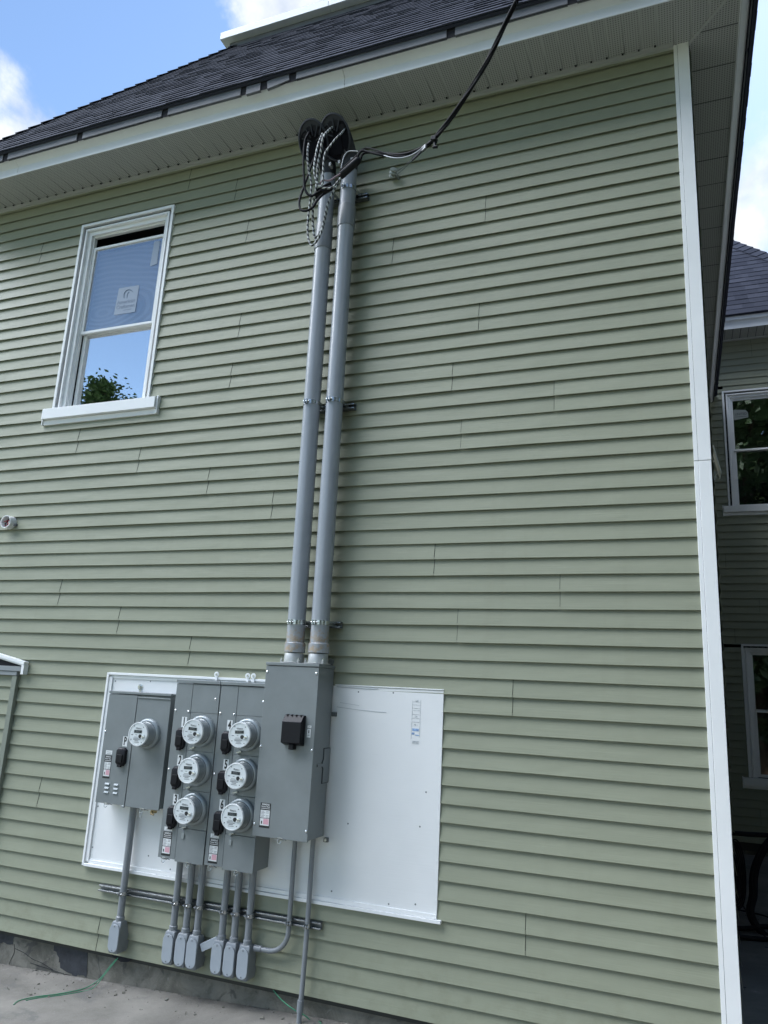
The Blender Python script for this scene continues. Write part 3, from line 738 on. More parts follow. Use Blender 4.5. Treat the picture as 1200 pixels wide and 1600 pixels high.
# window on the main wall
win, (ax0, ax1, az1, us1, yy) = window(house, WX0, WX1, WZ0, WZ1, 0.0, .095, 4.79, M['glass_up'], M['glass_low'])
mb = MB(); mb.box(ax0 + .0, ax1, .105, .112, 4.84, us1 - .02, M['swirl']); mb.build('backing_board', win, smooth=0)
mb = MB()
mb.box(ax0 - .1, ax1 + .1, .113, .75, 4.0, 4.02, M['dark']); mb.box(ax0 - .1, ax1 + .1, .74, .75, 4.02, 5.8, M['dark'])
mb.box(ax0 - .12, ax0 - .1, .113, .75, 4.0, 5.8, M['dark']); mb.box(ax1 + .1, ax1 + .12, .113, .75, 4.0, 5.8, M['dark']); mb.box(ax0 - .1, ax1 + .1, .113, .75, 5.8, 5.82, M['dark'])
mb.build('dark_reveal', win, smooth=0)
mb = MB(); ys = yy + .0085
mb.raw([(-4.425, ys, 4.925), (-4.205, ys, 4.925), (-4.200, ys, 5.17), (-4.41, ys, 5.172)], [(0, 1, 2, 3)], M['paper'])
mb.text('American', .046, (-4.312, ys - .0004, 5.035), M['paperink'], sx=1.05, bold=.0008)
mb.text('Craftsman', .046, (-4.312, ys - .0004, 4.990), M['paperink'], sx=1.0, bold=.0008)
mb.box(-4.33, -4.245, ys - .0012, ys - .0006, 4.955, 4.959, M['paperink'])
mb.tube([(-4.34, ys - .001, 5.07), (-4.345, ys - .001, 5.11), (-4.33, ys - .001, 5.135), (-4.305, ys - .001, 5.143), (-4.28, ys - .001, 5.135), (-4.262, ys - .001, 5.12)], .003, M['paperink'], 5)
mb.tube([(-4.31, ys - .001, 5.07), (-4.308, ys - .001, 5.11), (-4.295, ys - .001, 5.12)], .002, M['paperink'], 5)
mb.build('sticker', win, smooth=0, label='square paper sticker reading American Craftsman')
mb = MB(); mb.raw([(-4.115, ys, 5.33), (-4.045, ys, 5.34), (-4.045, ys, 5.56), (-4.105, ys, 5.56)], [(0, 1, 2, 3)], M['paper']); mb.build('tape', win, smooth=0)

# ================================================================== WING BEHIND (right)
WY = 6.65
wing = thing('rear_wing', 'taller shaded rear wing with sage siding seen past the white corner post', 'house', (0, WY, 0))
w1 = (.574, 1.55, 4.72, 6.417); w2 = (.622, 1.60, 1.175, 2.842)
holes = [(a + .015, b_ - .015, c_ - .1, d_ - .015) for a, b_, c_, d_ in (w1, w2)]
WS = 7.20
mb = MB()
siding(mb, FRONT(WY), XR + .005, 2.04, .40, WS, .40, holes, M['siding_wing'])
siding(mb, FRONT(WY), -2.5, XR - .05, 6.2, WS, .40, [], M['siding_wing'])
siding(mb, lambda u, o, z: (2.05 + o, u, z), WY + .03, WY + 7, .40, WS, .40, [], M['siding_wing'])
mb.build('siding', wing, smooth=20)
mb = MB()
mb.box(XR, w1[0] + .05, WY + .006, WY + .04, .3, WS, sh); mb.box(w1[1] - .05, 2.04, WY + .006, WY + .04, .3, WS, sh)
mb.box(w1[0] + .05, w1[1] - .05, WY + .006, WY + .04, .3, w2[2] - .05, sh); mb.box(w1[0] + .05, w1[1] - .05, WY + .006, WY + .04, w2[3] - .05, w1[2] - .05, sh)
mb.box(w1[0] + .05, w1[1] - .05, WY + .006, WY + .04, w1[3] - .05, WS, sh)
mb.box(-2.5, XR, WY + .006, WY + .04, 6.2, WS, sh)
mb.box(2.0, 2.04, WY + .04, WY + 7, .3, WS, sh); mb.box(-2.5, 2.04, WY + 1.2, WY + 1.25, .3, WS, M['dark'])
mb.box(-2.5, 2.04, WY + .04, WY + 7, WS + .03, WS + .06, sh)
mb.build('sheathing', wing, smooth=0)
mb = MB(); mb.box(XR, 2.02, WY + .03, WY + .3, -.4, .41, M['parge']); mb.build('foundation', wing)
mb = MB(); mb.box(2.0, 2.075, WY - .027, WY + .06, .38, WS, M['postwhite']); mb.build('corner_post', wing, .002)
mb = MB()
x = -2.5
while x < 2.44:
    mb.face([(x, WY - .4, WS), (x + E - .009, WY - .4, WS), (x + E - .009, WY, WS), (x, WY, WS)], M['soffitperf'])
    mb.box(x + E - .009, x + E, WY - .4, WY, WS + .004, WS + .007, M['soffitgroove']); x += E
mb.box(-2.5, 2.44, WY - .05, WY - .016, WS - .02, WS - .001, M['soffit'])
mb.box(2.1, 2.44, WY, WY + 7, WS, WS + .01, M['soffit'])
mb.build('soffit', wing, smooth=0)
mb = MB()
pr = [(.398, WS - .014), (.405, WS - .014), (.405, WS + .05), (.420, WS + .085), (.450, WS + .10), (.455, WS + .165), (.39, WS + .165)]
mb.loft([[(a, WY - o, z) for o, z in pr] for a in (-2.5, 2.45)], M['fascia'])
mb.box(2.44, 2.49, WY - .45, WY + 7, WS - .01, WS + .165, M['fascia'])
mb.build('fascia', wing, smooth=30)
mb = MB(); S2 = 1.35; k2 = 1 / math.sqrt(1 + S2 * S2)
e2 = Vector((0, WY - .49, WS + .16)); up2 = Vector((0, 1, S2)).normalized(); n2 = Vector((0, -S2, 1)).normalized()
vm2 = 2.6 / k2
shingle_plane(mb, e2, Vector((1, 0, 0)), up2, n2, -2.8, 2.50, vm2, k2, k2, row=.145, seed=12)
shingle_plane(mb, Vector((2.50, WY - .49, WS + .16)), Vector((0, 1, 0)), Vector((-1, 0, S2)).normalized(), Vector((S2, 0, 1)).normalized(), 0, 7, vm2, k2, 0, row=.29, seed=14)
mb.build('roof', wing, smooth=0)
mb = MB(); hip_caps(mb, (2.50, WY - .49, WS + .16), (2.5 - 2.6, WY - .49 + 2.6, WS + .16 + S2 * 2.6), Vector((S2, -S2, 2)).normalized(), .15, .16); mb.build('hip_cap', wing, smooth=0)
wa, (bx0, bx1, bz1, bu1, by) = window(wing, *w1, WY, 0.0, 5.53, M['glass_wing'], M['glass_wing'], label='upper window of the rear wing')
mb = MB(); ysx = by + .008
mb.raw([(.715, ysx, 5.99), (.90, ysx, 6.02), (.90, ysx, 6.09), (.87, ysx, 6.135), (.715, ysx, 6.15)], [(0, 1, 2, 3, 4)], M['papergrey'])
mb.text('UNITED', .05, (.808, ysx - .0005, 6.075), M['ink'], sx=.85)
mb.box(.73, .885, ysx - .001, ysx - .0005, 6.035, 6.040, M['ink'])
mb.build('sticker', wa, smooth=0)
wb_, _ = window(wing, *w2, WY, 0.0, 1.98, M['glass_wing'], M['glass_wing'], label='lower window of the rear wing')

# ================================================================== PORCH AT LEFT
porch = thing('side_entry', 'shallow gabled entry surround with white rake trim, cut off by the left photo edge', 'porch', (-5.3, -.05, 0))
mb = MB()
siding(mb, FRONT(-.012), -5.85, -4.79, .25, 1.955, .25, [], M['siding'])
mb.build('siding', porch, smooth=20)
mb = MB(); mb.box(-4.795, -4.750, -.046, -.014, .22, 1.955, M['postsage']); mb.build('corner_post', porch, .002)
mb = MB()
mb.box(-5.9, -4.712, -.056, -.014, 1.990, 2.026, M['porch']); mb.box(-5.9, -4.752, -.050, -.014, 1.958, 1.9885, M['porch'])
mb.prism([(-5.9, 2.027), (-4.71, 2.027), (-4.80, 2.045), (-5.35, 2.150), (-5.9, 2.045)], 'y', -.040, -.022, M['dark'])
mb.build('cornice', porch, .002)
mb = MB()
a = Vector((-4.676, 0, 2.062)); d = Vector((-1, 0, .193)).normalized(); nn = Vector((d.z, 0, -d.x))
for off, h, y0 in ((-.013, .013, -.066), (-.0315, .0045, -.058)):
    c0 = a + d * .345 + nn * off
    mb.obox((c0.x, y0 + .022, c0.z), d, Vector((0, 1, 0)), nn, .345, .022, h, M['white'])
    a2 = a + d * .69 + nn * off; d2 = Vector((-1, 0, -.193)).normalized(); c1_ = a2 + d2 * .28
    mb.obox((c1_.x, y0 + .0225, c1_.z), d2, Vector((0, 1, 0)), Vector((-.193, 0, 1)).normalized(), .28, .022, h, M['white'])
mb.box(-4.702, -4.677, -.064, -.020, 1.968, 2.040, M['white'])
mb.build('rake_trim', porch, .0015, label='bright white rake trim')

# ================================================================== ROUND BOX WITH WIRES (left)
jb = thing('junction_box', 'open round white electrical box with loose wires on the siding at left edge', 'electrical box', (-5.10, -.01, 3.148))
mb = MB(); mb.lathe((-5.10, -.01, 3.148), (0, -1, 0), [(0, .052), (.066, .052), (.066, .046), (.012, .046), (.012, .0)], M['white'], 28); mb.build('box_shell', jb)
mb = MB(); mb.lathe((-5.10, -.023, 3.148), (0, -1, 0), [(0, .0455), (.002, .0455)], M['cowl'], 24); mb.build('box_back', jb)
mb = MB(); mb.box(-5.052, -5.03, -.035, -.012, 3.118, 3.140, M['drip']); mb.build('mounting_lug', jb, .002)
mb = MB(); rd = random.Random(4)
for mt in (M['red'], M['sticker'], M['red'], M['black'], M['sticker'], M['red']):
    a0 = rd.uniform(0, 6.3); pts = []
    for k in range(5):
        a0 += rd.uniform(.5, 1.6); rr = rd.uniform(.008, .034); pts.append((-5.10 + rr * math.cos(a0), -.03 - .008 * k, 3.142 + rr * math.sin(a0)))
    mb.tube(pts, .0028, mt, 6)
mb.build('wires', jb)

# ================================================================== PLYWOOD BACKBOARD
BY = -.022
bd = thing('backboard', 'white painted plywood backboard behind the meters and grey box', 'board', (-2.66, 0, .755))
mb = MB(); mb.box(-3.900, -1.432, BY, -.004, .762, 1.996, M['plywood']); mb.build('plywood_sheet', bd, .0015)
mb = MB()
W_ = M['white']
mb.box(-3.918, -3.9015, BY - .018, -.003, .745, 2.012, W_); mb.box(-3.9013, -3.872, BY - .010, BY - .0015, .772, 1.985, W_)
mb.box(-3.9013, -2.53, BY - .018, -.003, 1.9975, 2.014, W_); mb.box(-3.87, -2.53, BY - .007, BY - .0015, 1.975, 1.996, W_)
mb.box(-3.9013, -1.405, BY - .018, -.003, .742, .7605, W_); mb.box(-3.87, -1.432, BY - .009, BY - .0015, .7615, .785, W_)
mb.box(-2.14, -1.432, BY - .004, -.003, 1.9975, 2.004, W_)
mb.build('edge_trim', bd, .0015)
mb = MB()
mb.tube([(-2.13, BY - .002, 1.990), (-1.95, BY - .002, 1.986), (-1.85, BY - .002, 1.989)], .002, M['crackgrey'], 5)
mb.tube([(-2.12, BY - .001, 1.868), (-1.98, BY - .001, 1.858), (-1.84, BY - .001, 1.853), (-1.79, BY - .001, 1.853)], .0014, M['crackgrey'], 5)
mb.tube([(-2.10, BY - .001, 1.895), (-1.97, BY - .001, 1.884)], .0009, M['crackgrey'], 5)
mb.build('crack', bd)
mb = MB()
for x, z in ((-3.85, 1.955), (-3.55, 1.965), (-3.86, .86), (-3.86, 1.12), (-3.40, .86), (-3.22, .80), (-1.52, 1.42), (-1.55, 1.23), (-1.56, .82), (-1.72, .80), (-2.08, .82), (-1.75, 1.97), (-1.98, 1.965), (-2.0, 1.2)):
    mb = MB(); mb.lathe((x, BY - .0003, z), (0, -1, 0), [(0, .0052), (.0012, .0045)], M['inkgrey'], 10); mb.build('screw_head', bd)
mb = MB()   # mill stamp, a real ink mark on the board
y = BY - .0008; sk = M['stampink']
sx0, sx1 = -1.625, -1.572
for z in (1.922, 1.905, 1.885, 1.872, 1.850, 1.828, 1.806):
    mb.box(sx0 + .004, sx1 - .004, y - .0003, y, z, z + .0022, sk)
mb.box(sx0, sx0 + .0022, y - .0003, y, 1.71, 1.93, sk); mb.box(sx1 - .002, sx1, y - .0003, y, 1.72, 1.935, sk)
mb.text('148', .018, ((sx0 + sx1) / 2, y, 1.927), sk, bold=.0008)
mb.text('24', .016, ((sx0 + sx1) / 2, y, 1.838), sk, bold=.0006)
mb.text('PS 1', .014, ((sx0 + sx1) / 2, y, 1.790), sk, bold=.0004)
mb.box(sx0 + .003, sx0 + .020, y - .0004, y, 1.735, 1.747, M['blueink']); mb.box(sx0 + .026, sx1 - .003, y - .0004, y, 1.730, 1.735, M['blueink'])
mb.box(sx0 + .006, sx1 - .006, y - .0003, y, 1.755, 1.770, M['blueink'])
mb.box(sx0 + .008, sx1 - .002, y - .0004, y, 1.684, 1.699, sk)
mb.build('mill_stamp', bd, smooth=0)

# ================================================================== ELECTRIC METERS
def screw(mb, x, y, z, r=.006): mb.lathe((x, y, z), (0, -1, 0), [(0, r * 1.25), (.002, r * 1.25), (.0045, r * .6), (.005, 0)], M['screw'], 10)
def make_meter(loc, label):
    e = thing('electric_meter', label, 'electric meter', loc, 'round electric meters')
    x, y, z = loc; A = (0, -1, 0)
    mb = MB(); mb.lathe((x, y, z), A, [(0, .097), (.014, .097), (.022, .092), (.026, .084), (.026, .079), (.0, .079)], M['meterring'], 40); mb.build('locking_ring', e)
    mb = MB(); mb.lathe((x, y, z), A, [(.0, .076), (.030, .0765), (.033, .0735), (.085, .0725), (.098, .0715)], M['meterbody'], 40)
    mb.obox((x - .02, y - .055, z - .0735), Vector((1, 0, 0)), Vector((0, 1, 0)), Vector((0, 0, 1)), .012, .02, .002, M['meterring'])
    bo = mb.build('cover', e)
    mb = MB(); mb.lathe((x, y, z), A, [(.090, .0735), (.100, .0755), (.106, .0745), (.107, .069), (.104, .068)], M['sticker'], 40); mb.build('cover_rim', bo)
    mb = MB(); mb.lathe((x, y, z), A, [(.1035, .0685), (.1045, .0685)], M['meterface'], 40)
    f = y - .1047
    for (dx, dz, w, h) in ((-.005, .0385, .036, .0022), (-.002, .034, .028, .0016), (-.045, -.004, .016, .004), (-.012, -.004, .012, .003), (-.012, -.018, .03, .0025), (-.012, -.0255, .044, .003), (-.006, -.033, .052, .0042), (-.005, -.041, .03, .004), (-.004, -.050, .040, .003)):
        mb.box(x + dx - w / 2, x + dx + w / 2, f - .0004, f, z + dz - h / 2, z + dz + h / 2, M['inkgrey'])
    mb.text('Focus', .016, (x + .004, f, z + .0365), M['inkgrey'], sx=1.1, bold=.0002)
    for a in (50, 125, 215, 305):
        mb.lathe((x + .060 * math.cos(R(a)), f, z + .060 * math.sin(R(a))), A, [(0, .0032), (.001, .003)], M['ink'], 8)
    fp = mb.build('dial_plate', e)
    mb = MB(); mb.box(x - .031, x + .030, f - .0012, f - .0002, z + .008, z + .026, M['lcd'])
    mb.text('00421', .013, (x - .001, f - .0014, z + .017), M['inkgrey'], sx=1.1); mb.build('display', fp)
    mb = MB(); mb.lathe((x + .020, f, z - .012), A, [(0, .012), (.003, .012), (.003, .007)], M['ink'], 18)
    mb.lathe((x + .046, f, z - .010), A, [(0, .011), (.010, .009), (.011, .004)], M['screw'], 18)
    mb.lathe((x + .034, f, z - .020), A, [(0, .006), (.004, .005)], M['sticker'], 14); mb.build('optical_port', fp)
    return e

def warning_label(mb, x0, x1, z0, z1, y, top=None):
    """tall black sticker with pale and pink fields"""
    h = z1 - z0; w = x1 - x0; f = y - .0008
    mb.box(x0, x1, f, y, z0, z1, M['ink'])
    mb.text('SIEMENS', w * .20, ((x0 + x1) / 2, f, z1 - h * .065), M['sticker'], sx=1.0, bold=.0003)
    mb.text('Power Mod', w * .165, ((x0 + x1) / 2, f, z1 - h * .15), M['sticker'], sx=1.05, bold=.0003)
    mb.box(x0 + w * .08, x1 - w * .08, f - .0004, f - .0001, z1 - h * .235, z1 - h * .215, M['sticker'])
    mb.box(x0 + w * .06, x1 - w * .06, f - .0004, f - .0001, z0 + h * .40, z1 - h * .29, M['sticker'])
    for k in range(5):
        zz = z0 + h * (.43 + .055 * k)
        mb.box(x0 + w * .12, x0 + w * (.40 + .1 * (k % 2)), f - .0007, f - .0005, zz, zz + h * .018, M['inkgrey'])
        if k != 2: mb.box(x0 + w * .60, x0 + w * .86, f - .0007, f - .0005, zz, zz + h * .018, M['inkgrey'])
    mb.box(x0 + w * .06, x1 - w * .06, f - .0004, f - .0001, z0 + h * .09, z0 + h * .375, M['sticker'])
    mb.box(x0 + w * .38, x1 - w * .10, f - .0007, f - .0005, z0 + h * .14, z0 + h * .36, M['pink'])
    mb.box(x0 + w * .17, x0 + w * .28, f - .0007, f - .0005, z0 + h * .15, z0 + h * .27, M['ink'])
    if top:
        mb.box(x0 + w * .05, x1 - w * .05, f, y, z1 + .006, z1 + .006 + top, M['sticker'])
        for k in range(2): mb.box(x0 + w * .2, x1 - w * .2, f - .0003, f - .0001, z1 + .010 + k * top * .4, z1 + .0125 + k * top * .4, M['inkgrey'])
def number_tile(parent, ch, x, z, y):
    mb = MB(); mb.box(x - .019, x + .019, y - .0008, y, z - .032, z + .032, M['sticker']); s = mb.build('number_sticker', parent, smooth=0)
    mb = MB(); mb.text(ch, .072, (x, y - .001, z), M['ink'], sx=.62, bold=.0022); mb.build('numeral', s, smooth=0)
def breaker_cap(parent, x, z, w, h, y):
    c = .35
    def rg(s, yy): 
        a, b_ = w / 2 * s, h / 2 * s
        return [(x + p * a, yy, z + q * b_) for p, q in ((-1, -.72), (-.55, -1), (.55, -1), (1, -.72), (1, .78), (.6, 1), (-.6, 1), (-1, .78))]
    mb = MB(); mb.loft([rg(1, y), rg(1, y - .010), rg(.90, y - .020), rg(.82, y - .0225)], M['black'])
    mb.box(x - w * .28, x + w * .28, y - .031, y - .022, z - h * .30, z + h * .12, M['black'])
    mb.box(x - w * .16, x + w * .20, y - .028, y - .012, z - h * .56, z - h * .44, M['black'])
    mb.build('breaker_cover', parent, .0015)
def latch(parent, x, y, z):
    mb = MB(); g = M['galv']
    mb.tube([(x - .03, y + .01, z - .002), (x - .022, y - .010, z + .006), (x, y - .014, z + .010), (x + .022, y - .010, z + .004), (x + .03, y + .01, z - .004)], .0022, g, 6)
    mb.tube([(x - .012, y - .008, z + .004), (x - .014, y - .012, z - .014), (x, y - .014, z - .020), (x + .010, y - .010, z - .008)], .0018, g, 6)
    mb.box(x - .014, x + .014, y - .004, y + .02, z - .004, z - .001, g)
    mb.build('latch', parent)
def seal_tag(parent, x, y, z):
    mb = MB(); mb.tube([(x, y - .004, z), (x + .003, y - .008, z - .02)], .001, M['galv'], 5)
    mb.box(x - .008, x + .010, y - .010, y - .0075, z - .048, z - .018, M['meterring']); mb.build('seal_tag', parent, .001)

# ---- P panel (single meter)
PY = -.16; G = M['grey']
pp = thing('meter_cabinet', 'separate grey single-meter cabinet marked P, lowest top edge of the cabinets', 'electrical panel', (-3.51, -.022, 1.16))
mb = MB(); mb.box(-3.768, -3.262, PY + .012, BY - .001, 1.172, 1.872, M['grey']); mb.build('enclosure', pp, .003)
mb = MB(); mb.box(-3.772, -3.258, PY - .004, BY - .002, 1.874, 1.890, G); mb.build('rain_cap', pp, .002)
mb = MB(); mb.box(-3.770, -3.533, PY, PY + .011, 1.170, 1.868, G)
for cx in (-3.690, -3.617):
    for k in range(3):
        zc = 1.292 - .026 * k
        mb.loft([[(cx - .020, PY + .001, zc - .005), (cx + .020, PY + .001, zc - .005), (cx + .020, PY + .001, zc + .006), (cx - .020, PY + .001, zc + .006)],
                 [(cx - .018, PY - .007, zc - .005), (cx + .018, PY - .007, zc - .005), (cx + .016, PY - .001, zc + .006), (cx - .016, PY - .001, zc + .006)]], M['meterring'])
c1 = mb.build('breaker_door', pp, .0015)
mb = MB(); mb.box(-3.527, -3.260, PY, PY + .011, 1.165, 1.860, G); mb.box(-3.527, -3.260, PY - .006, PY, 1.852, 1.861, G); mb.build('socket_cover', pp, .0015)
mb = MB(); mb.box(-3.552, -3.530, PY - .006, PY + .01, 1.158, 1.170, M['meterring']); mb.build('hinge_clip', pp, .002)
number_tile(pp, 'P', -3.588, 1.568, PY); breaker_cap(pp, -3.598, 1.470, .078, .115, PY)
mb = MB(); warning_label(mb, -3.738, -3.680, 1.325, 1.470, PY, .026); mb.build('warning_label', pp, smooth=0)
mb = MB(); screw(mb, -3.762, PY, 1.62); mb.build('screw', pp)
latch(pp, -3.67, PY, 1.168); latch(pp, -3.38, PY, 1.160); seal_tag(pp, -3.405, PY + .02, 1.155)
mb = MB(); mb.cyl((-3.325, -.115, 1.185), (-3.325, -.115, 1.140), .017, M['brass'], 12); mb.cyl((-3.325, -.115, 1.158), (-3.325, -.115, 1.150), .022, M['brass'], 6)
mb.cyl((-3.325, -.150, 1.148), (-3.325, -.115, 1.148), .007, M['brass'], 8); mb.cyl((-3.325, -.150, 1.140), (-3.30, -.150, 1.136), .006, M['brass'], 8)
mb.build('ground_bushing', pp)
mb = MB(); mb.lathe((-3.628, BY, 1.923), (0, -1, 0), [(0, .020), (.004, .020), (.005, .011), (.012, .011), (.012, .005), (.016, .005)], M['galv'], 16)
mb.box(-3.636, -3.620, BY - .003, BY, 1.885, 1.905, M['galv']); mb.build('mounting_bolt', pp)

# ---- two three-meter stacks
SY = -.20
def make_stack(xl, xs_, xr, nums, zb, label, first):
    e = thing('meter_stack', label, 'electrical panel', ((xl + xr) / 2, BY, zb), 'three-meter stacks')
    mb = MB(); mb.box(xl + .002, xr - .002, SY + .012, BY - .001, zb + .004, 1.964, G); mb.build('enclosure', e, .003)
    mb = MB(); mb.box(xl - .002, xr - .001, SY - .006, BY - .002, 1.966, 1.986, G); mb.build('rain_cap', e, .002)
    mb = MB(); mb.box(xl, xs_ - .0015, SY, SY + .011, zb + .008, 1.962, G); mb.build('breaker_door', e, .0012)
    prev = 1.962
    for i, z0 in enumerate((1.784, 1.549, 1.313, 1.090)):
        mb = MB(); mb.box(xs_ + .0015, xr - .003, SY + (.001 if i else 0), SY + .011, z0 + .001, prev - .001, G); mb.build('socket_cover', e, .0012); prev = z0
    mb = MB(); mb.box(xs_ + .0015, xr - .003, SY - .003, SY + .011, zb - .002, prev - .001, G); mb.build('bottom_cover', e, .0012)
    for k, ch in enumerate(nums):
        z = 1.721 - .235 * k
        number_tile(e, ch, xs_ - .040, z, SY); breaker_cap(e, xs_ - .048, z - .102, .072, .128, SY)
    lx = xs_ - .104
    mb = MB(); warning_label(mb, lx, lx + .066, zb + .022, zb + .160, SY, .022); mb.build('warning_label', e, smooth=0)
    for x, z in ((xl + .012, 1.79), (xs_ - .016, 1.788), (xr - .030, 1.875), (xl + .010, 1.425)):
        mb = MB(); screw(mb, x, SY, z, .0055); mb.build('screw', e)
    latch(e, (xl + xs_) / 2 - .01, SY, zb + .004); latch(e, (xs_ + xr) / 2, SY, zb - .004)
    seal_tag(e, xs_ + .045, SY, 1.080)
    for k in range(3):
        mb = MB(); z = 1.558 - .235 * k
        mb.obox((xs_ + .055, SY - .012, z + .010), Vector((1, 0, .25)).normalized(), Vector((0, 1, 0)), Vector((-.25, 0, 1)).normalized(), .016, .010, .003, M['galv'])
        mb.tube([(xs_ + .045, SY - .004, z), (xs_ + .05, SY - .016, z - .006), (xs_ + .06, SY - .004, z - .002)], .0016, M['galv'], 5)
        mb.build('ring_seal', e)
    return e
sa = make_stack(-3.197, -3.070, -2.861, '123', .898, 'grey three-meter stack numbered one to three, next to the separate P cabinet', True)
sb_ = make_stack(-2.857, -2.728, -2.512, '456', .894, 'grey three-meter stack numbered four to six, touching the tall grey box', False)
for e, xx in ((sa, (-3.005,)), (sb_, (-2.765, -2.722))):
    for x in xx:
        mb = MB(); mb.lathe((x, BY - .02, 2.032), (0, -1, 0), [(0, .018), (.004, .018), (.004, .007)], M['white'], 16)
        mb.box(x - .009, x + .009, BY - .023, BY - .0195, 1.992, 2.020, M['white'])
        mb.lathe((x, BY - .024, 2.032), (0, -1, 0), [(0, .008), (.004, .007)], M['galv'], 8); mb.build('mounting_ear', e)
m0 = make_meter((-3.410, PY, 1.628), 'round meter on the separate cabinet marked P')
mx_ = {'1': (-2.968, 1.674), '2': (-2.968, 1.440), '3': (-2.968, 1.209), '4': (-2.630, 1.674), '5': (-2.628, 1.440), '6': (-2.628, 1.207)}
rowd = {'1': 'top', '2': 'middle', '3': 'bottom', '4': 'top', '5': 'middle', '6': 'bottom'}
for ch, (x, z) in mx_.items():
    cpy = copy_thing(m0, (x, SY, z), 'round meter beside the numeral %s, %s of its stack' % (dict(zip('123456', ('one', 'two', 'three', 'four', 'five', 'six')))[ch], rowd[ch]))
    cpy.rotation_euler = (R({'1': .6, '2': -.8, '3': .5, '4': -.5, '5': .9, '6': 0}[ch]), R({'1': 2.5, '2': -1.5, '3': 1, '4': -3, '5': 2, '6': -1}[ch]), R({'1': .8, '2': -1, '3': .4, '4': 1.2, '5': -.6, '6': .9}[ch]))

# ================================================================== BIG BREAKER BOX
QY = -.26
bb = thing('breaker_enclosure', 'tall plain grey service box with black breaker cover, under the two big pipes', 'electrical box', (-2.326, BY, 1.11))
mb = MB(); mb.box(-2.506, -2.147, QY + .014, BY - .016, 1.118, 2.098, G); mb.build('enclosure', bb, .003)
mb = MB(); mb.box(-2.508, -2.145, QY, QY + .013, 1.113, 2.095, G); mb.build('front_cover', bb, .002)
mb = MB(); mb.box(-2.510, -2.143, QY - .004, BY - .014, 2.0985, 2.117, G); mb.build('rain_cap', bb, .002)
mb = MB()
x0, x1, z0, z1 = -2.340, -2.212, 1.640, 1.812
mb.loft([[(x0 - .004, QY, z0 - .004), (x1 + .004, QY, z0 - .004), (x1 + .004, QY, z1), (x0 - .004, QY, z1)],
         [(x0, QY - .018, z0), (x1, QY - .018, z0), (x1, QY - .018, z1 - .002), (x0, QY - .018, z1 - .002)],
         [(x0, QY - .052, z0 + .012), (x1, QY - .052, z0 + .012), (x1, QY - .052, z1 - .040), (x0, QY - .052, z1 - .040)]], M['black'])
for k in range(4): mb.box(x0 + .014 + .030 * k, x0 + .022 + .030 * k, QY - .030, QY - .004, z1 - .006, z1 + .002, M['black'])
mb.box(-2.292, -2.260, QY - .040, QY, z0 - .026, z0 + .004, M['black'])
mb.build('breaker_cover', bb, .003)
mb = MB(); mb.box(-2.193, -2.169, QY - .0008, QY, 1.742, 1.756, M['sticker']); mb.box(-2.195, -2.171, QY - .0008, QY, 1.688, 1.736, M['sticker'])
mb.text('ON', .011, (-2.181, QY - .0009, 1.749), M['ink'], sx=.9); mb.text('OFF', .011, (-2.183, QY - .0009, 1.700), M['ink'], sx=.8)
mb.box(-2.187, -2.179, QY - .0012, QY - .0009, 1.712, 1.730, M['inkgrey']); mb.build('switch_label', bb, smooth=0)
mb = MB(); warning_label(mb, -2.466, -2.397, 1.163, 1.300, QY); mb.build('warning_label', bb, smooth=0)
for x, z in ((-2.498, 2.057), (-2.160, 2.059), (-2.156, 1.617), (-2.156, 1.172), (-2.499, 1.617), (-2.499, 1.178)):
    mb = MB(); screw(mb, x, QY, z, .0062); mb.build('screw', bb)
latch(bb, -2.315, QY, 1.112)
# knock-out door on the right flank
mb = MB(); X = -2.147
mb.prism([(-.120, 1.420), (-.030, 1.420), (-.030, 1.625), (-.120, 1.625), (-.120, 1.560), (-.133, 1.545), (-.133, 1.520), (-.120, 1.505)], 'x', X + .0003, X + .003, M['greydark'])
mb.prism([(-.115, 1.425), (-.030, 1.425), (-.030, 1.620), (-.115, 1.620), (-.115, 1.560), (-.127, 1.543), (-.127, 1.522), (-.115, 1.505)], 'x', X + .0032, X + .006, M['grey'])
mb.box(X, X + .010, -.200, -.134, 1.520, 1.536, M['grey'])
mb.build('side_door', bb, .0006)
mb = MB(); gg = M['galv']
mb.box(-2.145, -2.115, BY - .020, BY - .003, 1.810, 1.835, M['strut']); mb.box(-2.145, -2.118, BY - .020, BY - .003, 1.085, 1.110, M['strut'])
mb.lathe((-2.13, BY - .02, 1.0975), (0, -1, 0), [(0, .009), (.006, .008)], gg, 8)
mb.lathe((-2.165, -.05, 2.140), (0, -1, 0), [(0, .020), (.006, .020), (.006, .009)], M['galv'], 14); mb.box(-2.175, -2.155, -.052, -.045, 2.117, 2.130, M['galv'])
mb.build('mounting_lug', bb)

